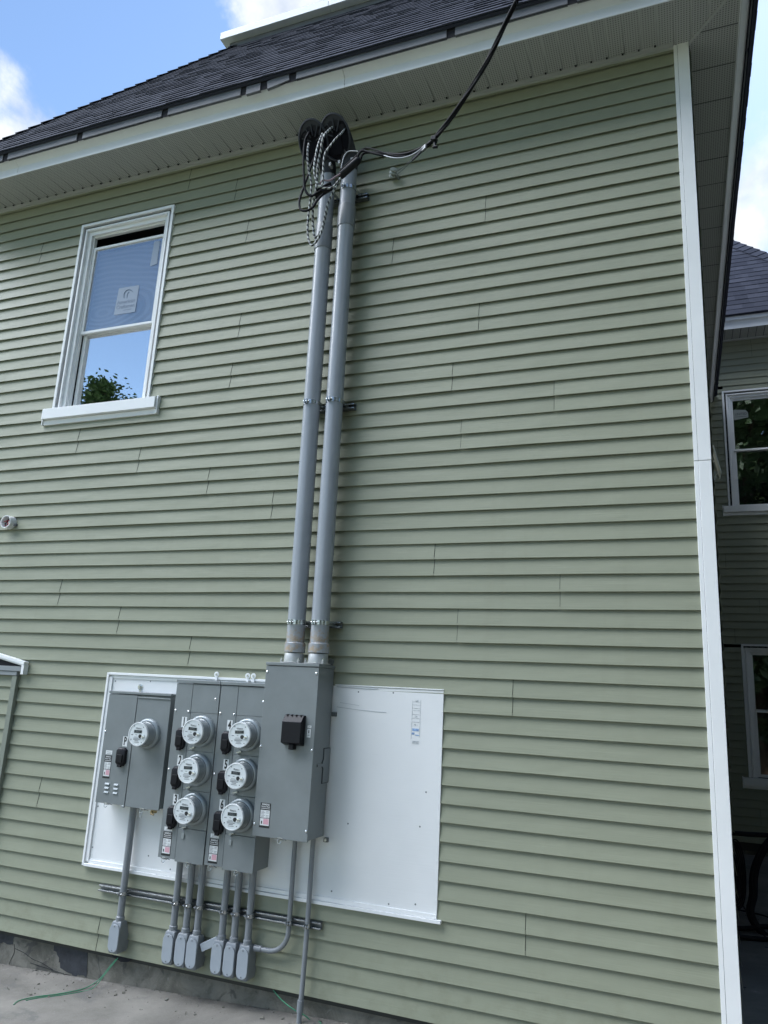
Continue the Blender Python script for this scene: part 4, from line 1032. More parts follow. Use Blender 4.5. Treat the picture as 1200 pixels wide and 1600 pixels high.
# ================================================================== RISER CONDUITS
struts = []
def strut_bar(x0, x1, z, y0, y1, label, group=None, name='strut_channel'):
    """open-front steel channel; closed back at y1, lips at y0"""
    mb = MB(); s = M['strut']; h = .0205  # channel coloured darker than its lips, slot shade put into the colour
    mb.box(x0, x1, y1 - .003, y1, z - h, z + h, s)
    mb.box(x0, x1, y0, y1 - .0032, z + h - .003, z + h, s); mb.box(x0, x1, y0, y1 - .0032, z - h, z - h + .003, s)
    g = M['galv']; mb.box(x0, x1, y0 - .0005, y0 + .008, z + h - .0105, z + h - .0032, g); mb.box(x0, x1, y0 - .0005, y0 + .008, z - h + .0032, z - h + .0105, g)
    o = mb.build(name, None, .0008); tag(o, label, 'strut', group); return o
def clamp_strap(parent, x, y, z, r, h=.028):
    mb = MB(); g = M['galv']
    mb.lathe((x, y, z - h / 2), (0, 0, 1), [(0, r + .0005), (0, r + .003), (h, r + .003), (h, r + .0005)], g, 28)
    fy = y - r - .003
    mb.box(x - .022, x - .018, fy - .018, fy + .006, z - h / 2, z + h / 2, g); mb.box(x - .004, x - .0, fy - .018, fy + .004, z - h / 2, z + h / 2, g)
    mb.cyl((x - .032, fy - .010, z), (x + .014, fy - .010, z), .0036, g, 8); mb.cyl((x + .002, fy - .010, z), (x + .007, fy - .010, z), .008, g, 6)
    mb.box(x - r - .004, x - r + .0, y, -.045, z - h / 2, z + h / 2, g); mb.box(x + r - .0, x + r + .004, y, -.045, z - h / 2, z + h / 2, g)
    mb.build('strap_clamp', parent)
for z, lab in ((5.50, 'uppermost short steel strut behind the two risers, near the weatherheads'), (3.855, 'middle short steel strut behind the two risers, level with the window sill'), (2.372, 'lowest short steel strut behind the two risers, just above the grey box')):
    strut_bar(-2.47, -2.118, z, -.058, -.017, lab, 'short struts behind the risers')
RX = ((-2.380, -2.405), (-2.2125, -2.232)); RY = -.145; RR = .0575
def riser(i, label, zc0, zc1, ztop):
    xb, xt = RX[i]
    e = thing('riser_conduit', label, 'conduit', (xb, RY, 2.117), 'tall riser conduits')
    xz = lambda z: xb + (xt - xb) * (z - 2.117) / 3.4
    mb = MB(); mb.cyl((xz(2.20), RY, 2.20), (xz(zc0 + .05), RY, zc0 + .05), RR, M['riser'], 36)
    mb.cyl((xz(zc0 + .05), RY, zc0 + .05), (xz(ztop), RY, ztop), RR * .985, M['riser'], 36); mb.build('pipe', e)
    mb = MB(); mb.lathe((xz(zc0), RY, zc0), (xz(zc1) - xz(zc0), 0, zc1 - zc0), [(0, RR), (0, RR + .0045), (.012, RR + .006), (zc1 - zc0 - .01, RR + .006), (zc1 - zc0, RR + .004), (zc1 - zc0, RR)], M['pvc'], 36); mb.build('coupling', e)
    mb = MB(); mb.lathe((xb, RY, 2.186), (0, 0, 1), [(0, RR), (0, RR + .008), (.055, RR + .008), (.060, RR + .004), (.062, RR)], M['riser'], 36); mb.build('adapter', e)
    mb = MB(); mb.lathe((xb, RY, 2.118), (0, 0, 1), [(0, .064), (.002, .080), (.006, .080), (.008, .063), (.058, .0615), (.063, .058)], M['hub'], 32)
    for a in (200, 320, 80):
        cx, cy = xb + .078 * math.cos(R(a)), RY + .078 * math.sin(R(a))
        mb.cyl((cx, cy, 2.118), (cx, cy, 2.140), .009, M['hub'], 8); mb.cyl((cx, cy, 2.140), (cx, cy, 2.150), .005, M['galv'], 6)
    mb.build('hub', e)
    for z in (2.372, 3.855, 5.50): clamp_strap(e, xz(z), RY, z, RR)
    # weatherhead cowl
    xt2 = xz(ztop)
    def rg(cy, cz, tilt, a, b_, n=32):
        t = R(tilt); v = Vector((0, -math.cos(t), math.sin(t)))
        return [Vector((xt2 + .32 * (cy - RY), cy, cz)) + Vector((1, 0, 0)) * (a * math.cos(2 * math.pi * k / n)) + v * (b_ * math.sin(2 * math.pi * k / n)) for k in range(n)]
    mb = MB()
    rings = [rg(RY, ztop - .03, 0, .055, .055), rg(RY, ztop + .02, 5, .058, .060), rg(RY - .020, ztop + .07, 20, .070, .082), rg(RY - .055, ztop + .115, 33, .088, .108),
             rg(RY - .100, ztop + .150, 43, .102, .132), rg(RY - .140, ztop + .170, 50, .113, .152), rg(RY - .160, ztop + .178, 53, .117, .160), rg(RY - .167, ztop + .174, 54, .117, .160)]
    mb.loft(rings, M['cowl'], True, False)
    mb.loft([rings[-1], rg(RY - .170, ztop + .172, 54, .108, .150), rg(RY - .150, ztop + .185, 54, .106, .147)], M['cowl'], False, False)
    for sx_ in (-1, 1):
        mb.box(xt2 + sx_ * .050 - .008, xt2 + sx_ * .050 + .008, RY - .082, RY - .04, ztop + .02, ztop + .045, M['hub'])
    wh = mb.build('weatherhead', e, smooth=50)
    mb = MB(); fr = rg(RY - .156, ztop + .181, 54, .105, .146); mb.loft([fr, rg(RY - .152, ztop + .184, 54, .105, .146)], M['cowlface'])
    t = R(54); vv = Vector((0, -math.cos(t), math.sin(t))); nn_ = Vector((0, -math.sin(t), -math.cos(t))); ux = Vector((1, 0, 0)); cc0 = Vector((xt2 - .050, RY - .156, ztop + .181))
    for k in range(5):
        a = R(18 + 36 * k); dd = ux * math.cos(a) * .9 + vv * math.sin(a) * 1.35; d1 = dd.normalized()
        mb.obox(cc0 + dd * .062 + nn_ * .004, d1, nn_.cross(d1), nn_, .038, .004, .008, M['cowl'])
    for k in range(4):
        a = R(36 + 36 * k); p = cc0 + ux * math.cos(a) * .070 + vv * math.sin(a) * .095
        mb.lathe(p, nn_, [(.001, .021), (.003, .021)], M['dark'], 16)
    mb.obox(cc0 - vv * .055 + nn_ * .004, ux, vv, nn_, .040, .060, .006, M['cowlface'])
    mb.build('cowl_insert', wh, smooth=50)
    return e
riser(0, 'left one of the two tall grey service risers with weatherheads', 5.04, 5.24, 5.66)
riser(1, 'right one of the two tall grey service risers, its coupling set higher', 5.19, 5.36, 5.66)

# ================================================================== LOWER STRUT AND BRANCH CONDUITS
strut_bar(-3.752, -2.128, .628, -.041, -.017, 'long horizontal steel strut below the backboard carrying the small conduits', name='strut_rail')
def conduit_body(parent, x, y, z0, z1, w, tilt=0.0):
    """LB conduit body: tapered box with an oblong front cover"""
    h = z1 - z0
    def rg(zz, s, d0, d1, ww): return [(x - ww, y - d0, zz), (x + ww, y - d0, zz), (x + ww, y + d1, zz), (x - ww, y + d1, zz)]
    mb = MB(); ww = w / 2
    mb.loft([rg(z0, 1, .028, .060, ww * .78), rg(z0 + .014, 1, .037, .095, ww * .96), rg(z0 + .03, 1, .038, .105, ww), rg(z0 + .085, 1, .038, .105, ww), rg(z0 + .105, 1, .038, .055, ww), rg(z1 - .03, 1, .036, .036, ww), rg(z1 - .008, 1, .030, .030, ww * .9), rg(z1, 1, .024, .024, ww * .75)], M['pvc'])
    b_ = mb.build('conduit_body', parent, .004)
    mb = MB(); yy = y - .041; r = ww * .98; n = 9; pts = []
    for k in range(n + 1):
        a = math.pi * k / n; pts.append((x + r * math.cos(a), z1 - .014 - r + r * math.sin(a)))
    for k in range(n + 1):
        a = math.pi + math.pi * k / n; pts.append((x + r * math.cos(a), z0 + .012 + r + r * math.sin(a)))
    mb.prism(pts, 'y', yy - .004, yy + .003, M['pvclight'])
    for zz in (z0 + .024, z1 - .026): mb.lathe((x, yy - .004, zz), (0, -1, 0), [(0, .005), (.002, .0045)], M['inkgrey'], 8)
    mb.build('access_cover', b_, .0012)
def branch(x, y, r, ztop, label, group, zj=.475, zb=.285, body=True, strapz=.628, bw=.074):
    e = thing('branch_conduit', label, 'conduit', (x, y, zb), group)
    mb = MB(); mb.cyl((x, y, zj - .01), (x, y, ztop), r, M['pvc'], 24); mb.build('pipe', e)
    mb = MB(); mb.lathe((x, y, zj - .004), (0, 0, 1), [(0, r), (0, r + .005), (.026, r + .005), (.030, r)], M['pvc'], 24); mb.build('collar', e)
    mb = MB(); g = M['galv']; h = .022; z = strapz; yf = y - r - .002
    mb.lathe((x, y, z - h / 2), (0, 0, 1), [(0, r + .0004), (0, r + .0024), (h, r + .0024), (h, r + .0004)], g, 24)
    mb.box(x - .010, x - .007, yf - .014, yf + .004, z - h / 2, z + h / 2, g); mb.box(x + .004, x + .007, yf - .014, yf + .004, z - h / 2, z + h / 2, g)
    mb.cyl((x - .020, yf - .008, z), (x + .016, yf - .008, z), .0028, g, 8); mb.cyl((x + .009, yf - .008, z), (x + .014, yf - .008, z), .0065, g, 6)
    mb.build('strap_clamp', e)
    if body: conduit_body(e, x, y, zb, zj, bw)
    return e
branch(-3.528, -.068, .0225, 1.172, 'conduit under the P panel, leftmost of all', None, .470, .283, bw=.076)
c1 = branch(-3.118, -.068, .0212, .905, 'leftmost of the three conduits below meters one to three', 'conduits below the three-meter stacks')
for x, lb in ((-3.026, 'middle of the three conduits below meters one to three'), (-2.944, 'rightmost of the three conduits below meters one to three'), (-2.766, 'leftmost of the three conduits below meters four to six'),
              (-2.680, 'middle of the three conduits below meters four to six'), (-2.586, 'rightmost of the three conduits below meters four to six')):
    copy_thing(c1, (x, -.068, .285), lb)
# swept conduit from the big box: down, elbow to the left, ends in a body laid on its side
e = thing('elbow_conduit', 'thin conduit from the tall box bending left behind the stack conduits', 'conduit', (-2.32, -.06, .46))
zb = .455; ex = -2.322; pts = [(ex, -.062, 1.118), (ex, -.062, .60)]
for k in range(1, 9):
    a = math.pi / 2 * k / 8; pts.append((ex - .13 + .13 * math.cos(a), -.062 + .012 * k / 8, zb + .13 - .13 * math.sin(a)))
pts.append((-2.78, -.046, zb - .002))
mb = MB(); mb.tube(pts, .0145, M['pvc'], 16, smooth=False); mb.build('pipe', e, smooth=60)
mb = MB(); mb.cyl((-2.50, -.049, zb), (-2.545, -.049, zb), .0185, M['pvc'], 20); mb.build('coupling', e); mb = MB(); mb.cyl((-2.44, -.050, zb), (-2.45, -.050, zb), .0165, M['pvc'], 20); mb.build('coupling', e)
mb = MB(); ax = Vector((-1, 0, -.52)).normalized(); az = Vector((0, 1, 0)); ay = ax.cross(az)
c0 = Vector((-2.838, -.060, .440)); mb.obox(c0, ax, ay, az, .062, .022, .022, M['pvc']); b_ = mb.build('conduit_body', e, .006)
mb = MB(); mb.obox(c0 - Vector((0, .0255, 0)), ax, ay, az, .064, .023, .003, M['pvclight']); mb.build('access_cover', b_, .002)
mb = MB(); mb.lathe((ex, -.062, .617), (0, 0, 1), [(0, .015), (0, .0172), (.022, .0172), (.022, .015)], M['galv'], 20)
mb.box(ex - .010, ex - .006, -.096, -.076, .617, .639, M['galv']); mb.box(ex + .004, ex + .008, -.096, -.076, .617, .639, M['galv']); mb.cyl((ex - .018, -.088, .628), (ex + .018, -.088, .628), .003, M['galv'], 8)
mb.build('strap_clamp', e)
# straight thin conduit to the ground
e = thing('ground_conduit', 'thin conduit from the tall box straight down into the concrete', 'conduit', (-2.20, -.07, .13))
mb = MB(); mb.tube([(-2.203, -.062, 1.118), (-2.203, -.062, .62), (-2.205, -.070, .30), (-2.207, -.078, .18), (-2.207, -.078, .06)], .0145, M['pvc'], 16, smooth=False); mb.build('pipe', e, smooth=60)
mb = MB(); mb.cyl((-2.207, -.078, .185), (-2.206, -.0765, .245), .0185, M['pvc'], 20); mb.build('coupling', e)
mb = MB(); x = -2.203; mb.lathe((x, -.062, .617), (0, 0, 1), [(0, .015), (0, .0172), (.022, .0172), (.022, .015)], M['galv'], 20)
mb.box(x - .010, x - .006, -.096, -.076, .617, .639, M['galv']); mb.box(x + .004, x + .008, -.096, -.076, .617, .639, M['galv']); mb.cyl((x - .018, -.088, .628), (x + .018, -.088, .628), .003, M['galv'], 8)
mb.build('strap_clamp', e)
# thin bare rods between the left conduits
mb = MB(); mb.tube([(-2.99, -.030, .62), (-2.995, -.028, .50), (-3.02, -.03, .44)], .004, M['cowl'], 6)
tag(mb.build('stub_wire'), 'dark stub of wire hanging below the strut between the left conduits', 'wire')

# ================================================================== OVERHEAD CABLES
def cable(name, label, cat, pts, r, m, group=None, uv=False, n=8):
    mb = MB(); mb.tube(pts, r, m, n, True, uv); return tag(mb.build(name, smooth=60), label, cat, group)
c1p = [(-2.483, -0.34, 5.905), (-2.457, -0.4, 5.831), (-2.471, -0.41, 5.763), (-2.47, -0.41, 5.617), (-2.46, -0.4, 5.478), (-2.446, -0.39, 5.374), (-2.405, -0.38, 5.326), (-2.37, -0.37, 5.344), (-2.336, -0.36, 5.371)]
c2p = [(-2.462, -0.26, 5.767), (-2.469, -0.33, 5.546), (-2.484, -0.36, 5.405), (-2.491, -0.38, 5.313), (-2.475, -0.39, 5.232), (-2.432, -0.39, 5.205), (-2.384, -0.38, 5.227), (-2.353, -0.37, 5.29), (-2.319, -0.35, 5.346)]
s1p = [(-2.467, -0.36, 5.787), (-2.454, -0.39, 5.687), (-2.442, -0.38, 5.56), (-2.423, -0.36, 5.463), (-2.421, -0.35, 5.376), (-2.436, -0.33, 5.272), (-2.444, -0.32, 5.174), (-2.44, -0.31, 5.061), (-2.409, -0.31, 4.982), (-2.373, -0.31, 4.999), (-2.337, -0.31, 5.068), (-2.323, -0.31, 5.156), (-2.297, -0.32, 5.278), (-2.266, -0.32, 5.363), (-2.23, -0.32, 5.426), (-2.206, -0.32, 5.478)]
s2p = [(-2.362, -0.36, 5.846), (-2.36, -0.41, 5.72), (-2.368, -0.42, 5.62), (-2.373, -0.42, 5.514), (-2.361, -0.41, 5.433), (-2.331, -0.4, 5.377), (-2.294, -0.39, 5.358), (-2.238, -0.38, 5.36), (-2.197, -0.35, 5.446)]
s3p = [(-2.295, -0.34, 5.9), (-2.311, -0.42, 5.773), (-2.329, -0.42, 5.697), (-2.335, -0.41, 5.663), (-2.354, -0.4, 5.582), (-2.365, -0.38, 5.47), (-2.373, -0.37, 5.372), (-2.402, -0.34, 5.293), (-2.422, -0.29, 5.19), (-2.412, -0.28, 5.096), (-2.396, -0.28, 5.057), (-2.361, -0.29, 5.079), (-2.327, -0.3, 5.143), (-2.303, -0.31, 5.265)]
s4p = [(-2.204, -0.33, 5.862), (-2.196, -0.4, 5.763), (-2.218, -0.42, 5.72), (-2.256, -0.43, 5.657), (-2.29, -0.43, 5.608), (-2.302, -0.42, 5.526), (-2.303, -0.41, 5.434), (-2.308, -0.4, 5.386), (-2.329, -0.39, 5.369)]
cable('black_cable', 'inner black cable looping from the left weatherhead down to a splice', 'cable', c1p, .0085, M['rubber'], 'cables looping at the weatherheads')
cable('black_cable', 'black cable with the widest loop, left of the left riser', 'cable', c2p, .0085, M['rubber'], 'cables looping at the weatherheads')
cable('striped_cable', 'black-and-white striped cable hanging in the lowest, longest loop', 'cable', s1p, .0080, M['stripe'], 'striped cables at the weatherheads', True)
cable('striped_cable', 'striped cable from the left weatherhead curving into the pinkish bundle', 'cable', s2p, .0075, M['stripe'], 'striped cables at the weatherheads', True)
cable('striped_cable', 'striped cable starting at the right weatherhead rim and ending in the inner low loop', 'cable', s3p, .0085, M['stripe'], 'striped cables at the weatherheads', True)
cable('striped_cable', 'thin striped cable dropping from the middle of the right weatherhead', 'cable', s4p, .0065, M['stripe'], 'striped cables at the weatherheads', True)
cable('bare_conductor', 'pale bare wire arching above the black splice cover', 'cable', [(-2.084, -.33, 5.649), (-2.119, -.33, 5.661), (-2.16, -.33, 5.668), (-2.189, -.33, 5.639), (-2.202, -.33, 5.584), (-2.21, -.33, 5.507)], .0042, M['alu'])
cable('pink_conductor', 'pinkish conductor between the striped loops and the splice', 'cable', [(-2.345, -.375, 5.40), (-2.312, -.395, 5.419), (-2.262, -.385, 5.415), (-2.227, -.365, 5.453), (-2.197, -.345, 5.486)], .006, M['pinkcable'])
for nm, lb, a, bq, r in (('splice_cover', 'large black splice cover right of the cable tangle', (-2.222, -.325, 5.475), (-2.058, -.345, 5.575), .027), ('splice_cover', 'lower black splice cover crossing in front of the left riser', (-2.405, -.345, 5.338), (-2.262, -.325, 5.410), .022)):
    a = Vector(a); bq = Vector(bq); mb = MB(); d = bq - a; ln = d.length
    mb.lathe(a, d, [(0, r * .45), (.008, r * .8), (.02, r), (ln - .02, r), (ln - .008, r * .8), (ln, r * .45)], M['black'], 18)
    mb.lathe(a + Vector((.014, -.014, .03)), d, [(0, r * .35), (.01, r * .55), (ln * .8, r * .55), (ln * .83, r * .3)], M['rubber'], 12)
    tag(mb.build(nm), lb, 'splice', 'black splice covers')
drop2 = [(-2.075, -.34, 5.575), (-2.062, -.34, 5.621), (-2.026, -0.34, 5.634), (-1.95, -.36, 5.59), (-1.861, -0.38, 5.536), (-1.745, -0.41, 5.469), (-1.655, -0.43, 5.446), (-1.556, -0.46, 5.442), (-1.481, -0.49, 5.453), (-1.354, -0.56, 5.508), (-1.258, -0.61, 5.583), (-1.165, -0.66, 5.654), (-1.071, -0.72, 5.731), (-0.963, -0.8, 5.835), (-0.864, -0.88, 5.935), (-.75, -.98, 6.04), (-.60, -1.13, 6.16), (-.38, -1.38, 6.31), (-.1, -1.75, 6.47), (.4, -2.5, 6.68), (1.4, -4.3, 7.0), (3.2, -8, 7.5), (5.5, -13, 8.2)]
P = [Vector(p) for p in drop2]
e = thing('service_drop', 'thick black twisted service cable rising to the top of the photo', 'cable', (-2.07, -.34, 5.58))
def densify(P, step=.05):
    Q = []
    for i in range(len(P) - 1):
        p0 = P[max(i - 1, 0)]; p1 = P[i]; p2 = P[i + 1]; p3 = P[min(i + 2, len(P) - 1)]; n = max(2, min(60, int((p2 - p1).length / step)))
        for k in range(n):
            t = k / n; Q.append(.5 * ((2 * p1) + (p2 - p0) * t + (2 * p0 - 5 * p1 + 4 * p2 - p3) * t * t + (3 * p1 - p0 - 3 * p2 + p3) * t ** 3))
    Q.append(P[-1]); return Q
D = densify(P); lens = [0]
for i in range(1, len(D)): lens.append(lens[-1] + (D[i] - D[i - 1]).length)
for ph, r, mt, ro in ((0, .0088, M['rubber'], .0078), (2.1, .0088, M['rubber'], .0078), (4.2, .0045, M['rubber'], .010)):
    pts = []
    for i, p in enumerate(D):
        d = (D[min(i + 1, len(D) - 1)] - D[max(i - 1, 0)]).normalized(); a = d.cross(Vector((0, 0, 1))).normalized(); b2 = d.cross(a)
        th = ph + lens[i] * 7.0; spread = ro * (1 + 1.2 * max(0, 1 - lens[i] / .35))
        pts.append(p + (a * math.cos(th) + b2 * math.sin(th)) * spread)
    mb = MB(); mb.tube(pts, r, mt, 8, False); mb.build('strand', e, smooth=60)
mb = MB(); p = Vector((-1.463, -.505, 5.448)); mb.obox(p, Vector((1, 0, -.2)).normalized(), Vector((0, 1, 0)), Vector((.2, 0, 1)).normalized(), .016, .022, .014, M['black'])
mb.cyl(p - Vector((-.004, 0, .012)), p + Vector((.008, -.006, -.062)), .008, M['black'], 8); mb.cyl(p + Vector((-.006, -.006, -.060)), p + Vector((.026, -.006, -.066)), .010, M['black'], 8)
mb.build('tap_clamp', e, .002)
# dead-end grip, link wire and porcelain knob on the wall
e = thing('wire_grip', 'small wedge grip and link wire tying the service cable to the wall knob', 'wire grip', (-1.92, -.05, 5.64))
g0 = Vector((-1.520, -.49, 5.425)); g1 = Vector((-1.640, -.415, 5.412)); mb = MB(); d = (g1 - g0).normalized(); s_ = d.cross(Vector((0, 0, 1))).normalized()
mb.obox((g0 + g1) / 2, d, s_, d.cross(s_), .075, .006, .011, M['cowl'])
mb.obox(g0.lerp(g1, .15), d, s_, d.cross(s_), .020, .009, .015, M['strut']); mb.build('wedge_clamp', e, .002)
mb = MB(); k0 = Vector((-1.890, -.075, 5.600))
mb.tube([g1 + Vector((0, 0, .004)), g1.lerp(k0, .5) + Vector((0, 0, .012)), k0 + Vector((0, -.02, .01))], .0032, M['galv'], 6)
mb.tube([g1 - Vector((0, 0, .006)), g1.lerp(k0, .5) - Vector((0, 0, .008)), k0 + Vector((.01, -.02, -.014))], .0032, M['galv'], 6); mb.build('link_wire', e)
mb = MB(); mb.tube([(-1.86, -.385, 5.520), (-1.78, -.41, 5.462), (-1.70, -.43, 5.430), (-1.62, -.455, 5.418), (-1.53, -.49, 5.428)], .0042, M['alu'], 6); mb.build('messenger_wire', e)
mb = MB(); c = Vector((-1.925, -.055, 5.643)); ax = Vector((.35, -.75, .35)).normalized()
mb.lathe(c - ax * .032, ax, [(0, .010), (.004, .026), (.012, .030), (.018, .022), (.024, .016), (.030, .024), (.038, .029), (.044, .024), (.050, .014), (.054, .022), (.062, .024), (.066, .010)], M['insul'], 20)
mb.cyl((-1.895, -.0, 5.622), (-1.905, -.06, 5.630), .012, M['galv'], 8)
o = mb.build('insulator_knob'); tag(o, 'small porcelain insulator knob screwed to the upper siding', 'insulator')

# ================================================================== GREEN GROUND WIRES
mb = MB(); P1 = [(-3.565, .010, .235), (-3.60, -.02, .18), (-3.64, -.06, .11), (-3.68, -.12, .075), (-3.72, -.20, .070), (-3.78, -.28, .067), (-3.86, -.36, .064), (-3.90, -.44, .061), (-3.88, -.50, .060)]
mb.tube([(x, y - .0, max(z, gz(x, y) + .004)) for x, y, z in P1], .0026, M['greenwire'], 8)
P2 = [(-3.575, .012, .232), (-3.62, -.03, .15), (-3.66, -.09, .075), (-3.70, -.17, .062), (-3.77, -.26, .062), (-3.85, -.335, .06), (-3.89, -.40, .06)]
mb.tube([(x + .02, y - .02, max(z, gz(x, y) + .003)) for x, y, z in P2], .0024, M['greenwire'], 8)
tag(mb.build('green_wire', smooth=60), 'long green wire trailing from the wall onto concrete at lower left', 'wire', 'green ground wires')
mb = MB(); mb.tube([(-2.44, .012, .238), (-2.36, -.02, .205), (-2.27, -.035, .175), (-2.20, -.02, .150), (-2.14, -.015, .12), (-2.10, -.03, gz(-2.1, 0) + .004), (-2.05, -.10, gz(-2.05, 0) + .004), (-1.98, -.2, gz(-1.98, 0) + .004)], .0032, M['greenwire'], 8)
tag(mb.build('green_wire', smooth=60), 'short green wire passing behind the thin conduit at the bottom edge', 'wire', 'green ground wires')

# small rubble along the wall
rd = random.Random(11); mb = MB()
for k in range(420):
    x = rd.uniform(-5.0, -.8); y = -rd.random() ** 2.4 * .45 + .025; s = rd.uniform(.0015, .004) if k % 8 else rd.uniform(.004, .010); z = gz(x, y) + s * .4
    a = rd.uniform(0, 3); A = Vector((math.cos(a), math.sin(a), .2)).normalized(); B2 = A.cross(Vector((0, 0, 1))).normalized()
    mb.obox((x, y, z), A, B2, A.cross(B2), s, s * rd.uniform(.5, .9), s * rd.uniform(.3, .6), M['parge'])
mb.build('concrete_crumbs', smooth=0, kind='stuff', label='loose mortar crumbs along the foot of the foundation', category='rubble')

# ================================================================== SIDE WALL LIGHT (behind the post)
lx, ly = XR, 1.2
e = thing('solar_light', 'solar wall light with tilted thin panel just right of the corner post', 'wall light', (lx, ly, 3.66))
mb = MB(); mb.box(lx + .012, lx + .022, ly - .03, ly + .03, 3.58, 3.75, M['white']); mb.tube([(lx + .02, ly, 3.69), (lx + .06, ly, 3.695), (lx + .085, ly, 3.70)], .006, M['white'], 8); mb.build('bracket', e, .002)
mb = MB(); ax = Vector((.20, 0, -1)).normalized(); mb.obox((lx + .095, ly, 3.69), ax, Vector((0, 1, 0)), ax.cross(Vector((0, 1, 0))), .105, .08, .0035, M['sticker']); mb.build('solar_panel', e, .001)
mb = MB(); mb.lathe((lx + .020, ly, 3.605), (.8, 0, -.35), [(0, .030), (.035, .045), (.062, .046), (.070, .038)], M['meterbody'], 24); mb.build('lamp_housing', e)

# ================================================================== BLACK CABLE HEAP IN THE COURT
yq = 3.0
rdm = random.Random(21)
def wig(pts, s=.006): return [(x + rdm.uniform(-s, s), y + rdm.uniform(-s, s), z + rdm.uniform(-s, s)) for x, y, z in pts]
bundle = [(.75, 3.1, 1.02), (.55, 3.02, .965), (.48, 3.0, .90), (.405, 3.0, .76), (.372, 3.0, .64), (.360, 3.0, .50), (.330, 2.97, .40), (.345, 2.95, .33), (.395, 2.93, .26), (.45, 2.9, .232)]
e = thing('cable_bundle', 'thick black cable bundle hanging in an S curve over the courtyard floor', 'cable', (.36, 3.0, .25))
for k in range(6):
    a = k * 1.05; mb = MB(); mb.tube([(x + .020 * math.cos(a + i * .25), y + .020 * math.sin(a + i * .25), z) for i, (x, y, z) in enumerate(bundle)], .0145, M['rubber'], 8); mb.build('strand', e, smooth=60)
cable('black_hose', 'horizontal black cable across the courtyard, highest of the heap', 'cable', [(-.1, 3.1, .93), (.15, 3.02, .965), (.35, 3.0, .975), (.55, 3.0, .985), (.9, 3.05, 1.0)], .020, M['rubber'], 'black cables in the courtyard')
cable('black_hose', 'upper one of two thick black cables lying on the courtyard floor', 'cable', wig([(-.2, 2.6, .27), (.1, 2.8, .265), (.30, 2.9, .275), (.46, 2.95, .30), (.8, 2.9, .30)]), .020, M['rubber'], 'black cables in the courtyard')
cable('black_hose', 'lower one of two thick black cables lying on the courtyard floor', 'cable', wig([(-.2, 2.4, .262), (.15, 2.62, .262), (.30, 2.68, .262), (.5, 2.7, .262), (.9, 2.75, .27)]), .017, M['rubber'], 'black cables in the courtyard')
mb = MB()
for k in range(7):
    r_ = .13 + .012 * k; pts = [(.20 + (r_ * .32) * math.cos(t_ * math.pi / 8) + .01 * k, 3.1 + .02 * k, .62 + r_ * math.sin(t_ * math.pi / 8) * 1.35) for t_ in range(17)]
    mb.tube(pts, .006, M['rubber'], 6)
tag(mb.build('cable_coil', smooth=60), 'small coil of thin black cable half hidden behind the corner post', 'cable coil')
cable('thin_cable', 'thin black cable curling down in front of the thick bundle', 'cable', [(.14, 2.95, .86), (.22, 2.95, .80), (.265, 2.94, .70), (.25, 2.92, .58), (.262, 2.9, .47), (.31, 2.88, .38), (.37, 2.85, .30), (.44, 2.6, .265), (.50, 2.3, .262)], .0055, M['rubber'], 'thin cables in the courtyard')
cable('thin_cable', 'thin black cable lying sideways behind the thick bundle', 'cable', [(.1, 3.6, .28), (.28, 3.5, .275), (.45, 3.4, .28), (.65, 3.2, .27)], .0065, M['rubber'], 'thin cables in the courtyard')
mb = MB()
for k in range(70):
    x = rdm.uniform(.1, 1.0); y = rdm.uniform(.6, 3.6); s = rdm.uniform(.004, .014); a = rdm.uniform(0, 3.1)
    A = Vector((math.cos(a), math.sin(a), 0)); B2 = Vector((-A.y, A.x, 0)); mb.obox((x, y, gz(x, y) + s * .2), A, B2, Vector((0, 0, 1)), s, s * .5, s * .2, M['bark'] if k % 3 else M['cowl'])
mb.build('courtyard_debris', smooth=0, kind='stuff', label='bits of leaf and wire litter on the courtyard concrete', category='litter')

# ================================================================== ADDED HOUSE (unseen at right, blocks skylight from the court)
nb = thing('court_shade_house', 'dark grey house added unseen right of the courtyard to shade it', 'house', (1.86, 3, 0))
mb = MB(); siding(mb, lambda u, o, z: (1.86 - o, u, z), 1.6, 6.5, .3, 8.6, .3, [], M['shadehouse']); mb.build('siding', nb, smooth=20)
mb = MB(); mb.box(1.866, 9, 1.6, 6.5, -.4, 8.6, M['shadehouse']); mb.build('wall', nb)
mb = MB(); mb.raw([(1.42, 1.3, 8.6), (1.74, 6.6, 8.6), (6, 6.6, 11.0), (6, 1.3, 11.0), (9.3, 1.3, 8.6), (9.3, 6.6, 8.6), (1.42, 1.3, 8.5), (9.3, 1.3, 8.5), (1.74, 6.6, 8.5), (9.3, 6.6, 8.5)],
    [(0, 1, 2, 3), (3, 2, 5, 4), (0, 3, 4, 7, 6), (1, 8, 9, 5, 2), (6, 8, 1, 0), (7, 4, 5, 9), (6, 7, 9, 8)], M['shingle'], .3); mb.build('roof', nb, smooth=0)  # eave skewed outward to cut skylight into the court

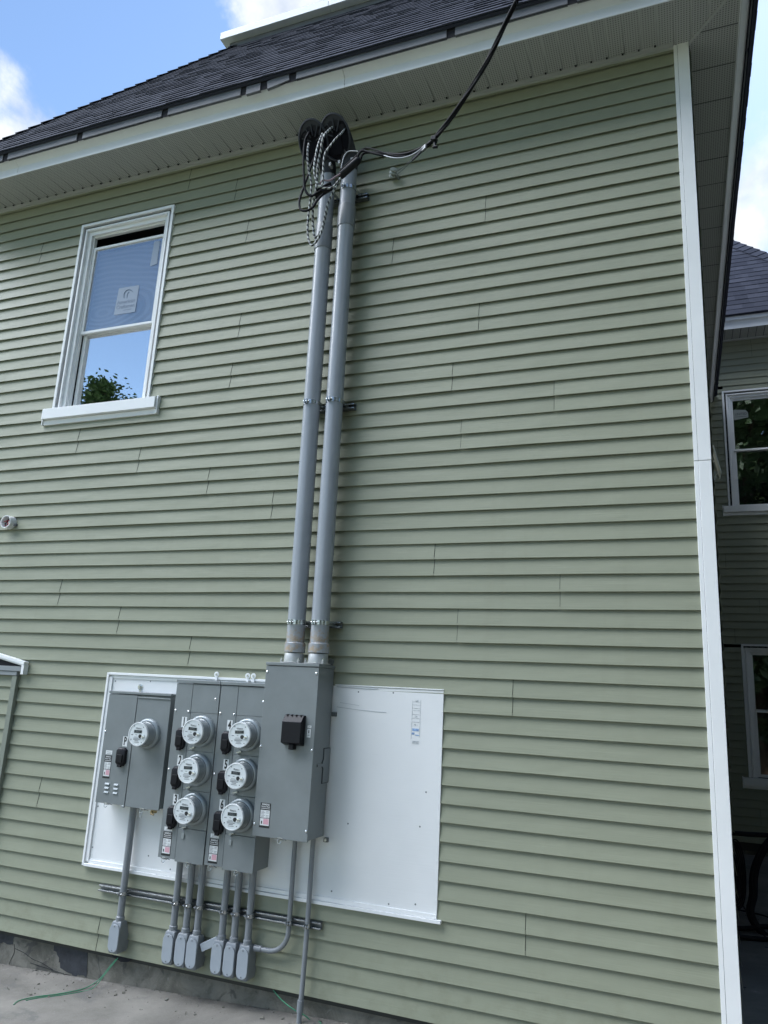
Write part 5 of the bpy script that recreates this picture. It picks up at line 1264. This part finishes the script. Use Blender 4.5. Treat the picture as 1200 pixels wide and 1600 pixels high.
# ================================================================== TREES (mostly behind the photographer, seen in the glass; one added to shade the court)
def tree(label, x, y, h, cr_w, z0f, kind, seed, leaf, nleaf, lsize):
    rd = random.Random(seed); z0 = -.4
    e = thing('pine_tree' if kind == 'c' else 'leafy_tree', label, 'tree', (x, y, z0))
    mb = MB(); mb.tube([(x, y, z0), (x + .1, y, z0 + h * .35), (x - .1, y + .1, z0 + h * .7), (x, y, z0 + h * .97)], [h * .022, h * .018, h * .010, h * .003], M['bark'], 10)
    cl = []
    for k in range(130):
        f = z0f + (1 - z0f) * (k / 130) ** .8; zz = z0 + h * f
        if kind == 'c': rad = cr_w * (1 - f) ** .85 * 1.25 * (.55 + .45 * ((k * .13) % 1)) * rd.uniform(.7, 1.0)
        else: rad = cr_w * math.sin(math.pi * min(.97, (f - z0f) / (1 - z0f) * .80 + .17)) ** .7 * rd.uniform(.5, 1.0)
        a = rd.uniform(0, 6.28); p0 = Vector((x, y, zz - rad * .25)); p1 = Vector((x + rad * math.cos(a), y + rad * math.sin(a), zz + (rad * .1 if kind != 'c' else -rad * .12)))
        mb.tube([p0, p0.lerp(p1, .5) + Vector((0, 0, .1)), p1], [h * .006, h * .004, h * .0015], M['bark'], 5, sub=2); cl.append((p0, p1))
    mb.build('trunk', e)
    mb = MB(); per = nleaf // len(cl)
    for p0, p1 in cl:
        tone = rd.random()
        for k in range(per):
            t_ = rd.random() ** .6; q = p0.lerp(p1, t_ * 1.05); s = cr_w * .075 * (.4 + t_)
            q = q + Vector((rd.gauss(0, s), rd.gauss(0, s), rd.gauss(0, s * .6)))
            a = Vector((rd.gauss(0, 1), rd.gauss(0, 1), rd.gauss(0, .5))).normalized(); b2 = a.orthogonal().normalized(); l_ = lsize * rd.uniform(.6, 1.3)
            mb.raw([q - a * l_, q + b2 * l_ * .45, q + a * l_, q - b2 * l_ * .45], [(0, 1, 2, 3)], leaf, tone)
    mb.build('crown', e, smooth=0)
tree('tall spire-topped evergreen mirrored in the lower pane of the main window', -26.9, -23.2, 17.0, 4.6, .25, 'c', 5, M['leafA'], 16000, .13)
tree('broad leafy tree mirrored low at the right of the main window pane', -25.2, -24.8, 16.3, 3.2, .3, 'b', 8, M['leafB'], 16000, .13)
tree('large shade tree in front of the courtyard, mirrored in the rear wing windows', 3.6, -9.5, 10.5, 4.2, .22, 'b', 13, M['leafA'], 7000, .22)
tree('slim leafy tree added unseen outside the courtyard mouth to shade it', 3.1, -1.2, 10.5, 1.30, .06, 'b', 23, M['leafA'], 16000, .11)  # added out of view to block skylight into the court
tree('tall dark tree across the drive, behind the photographer', 2.0, -8.5, 14.0, 3.4, .12, 'b', 31, M['leafA'], 12000, .20)
tree('second shade tree further right of the courtyard', 7.2, -4.6, 10.0, 3.8, .2, 'b', 17, M['leafB'], 5000, .22)
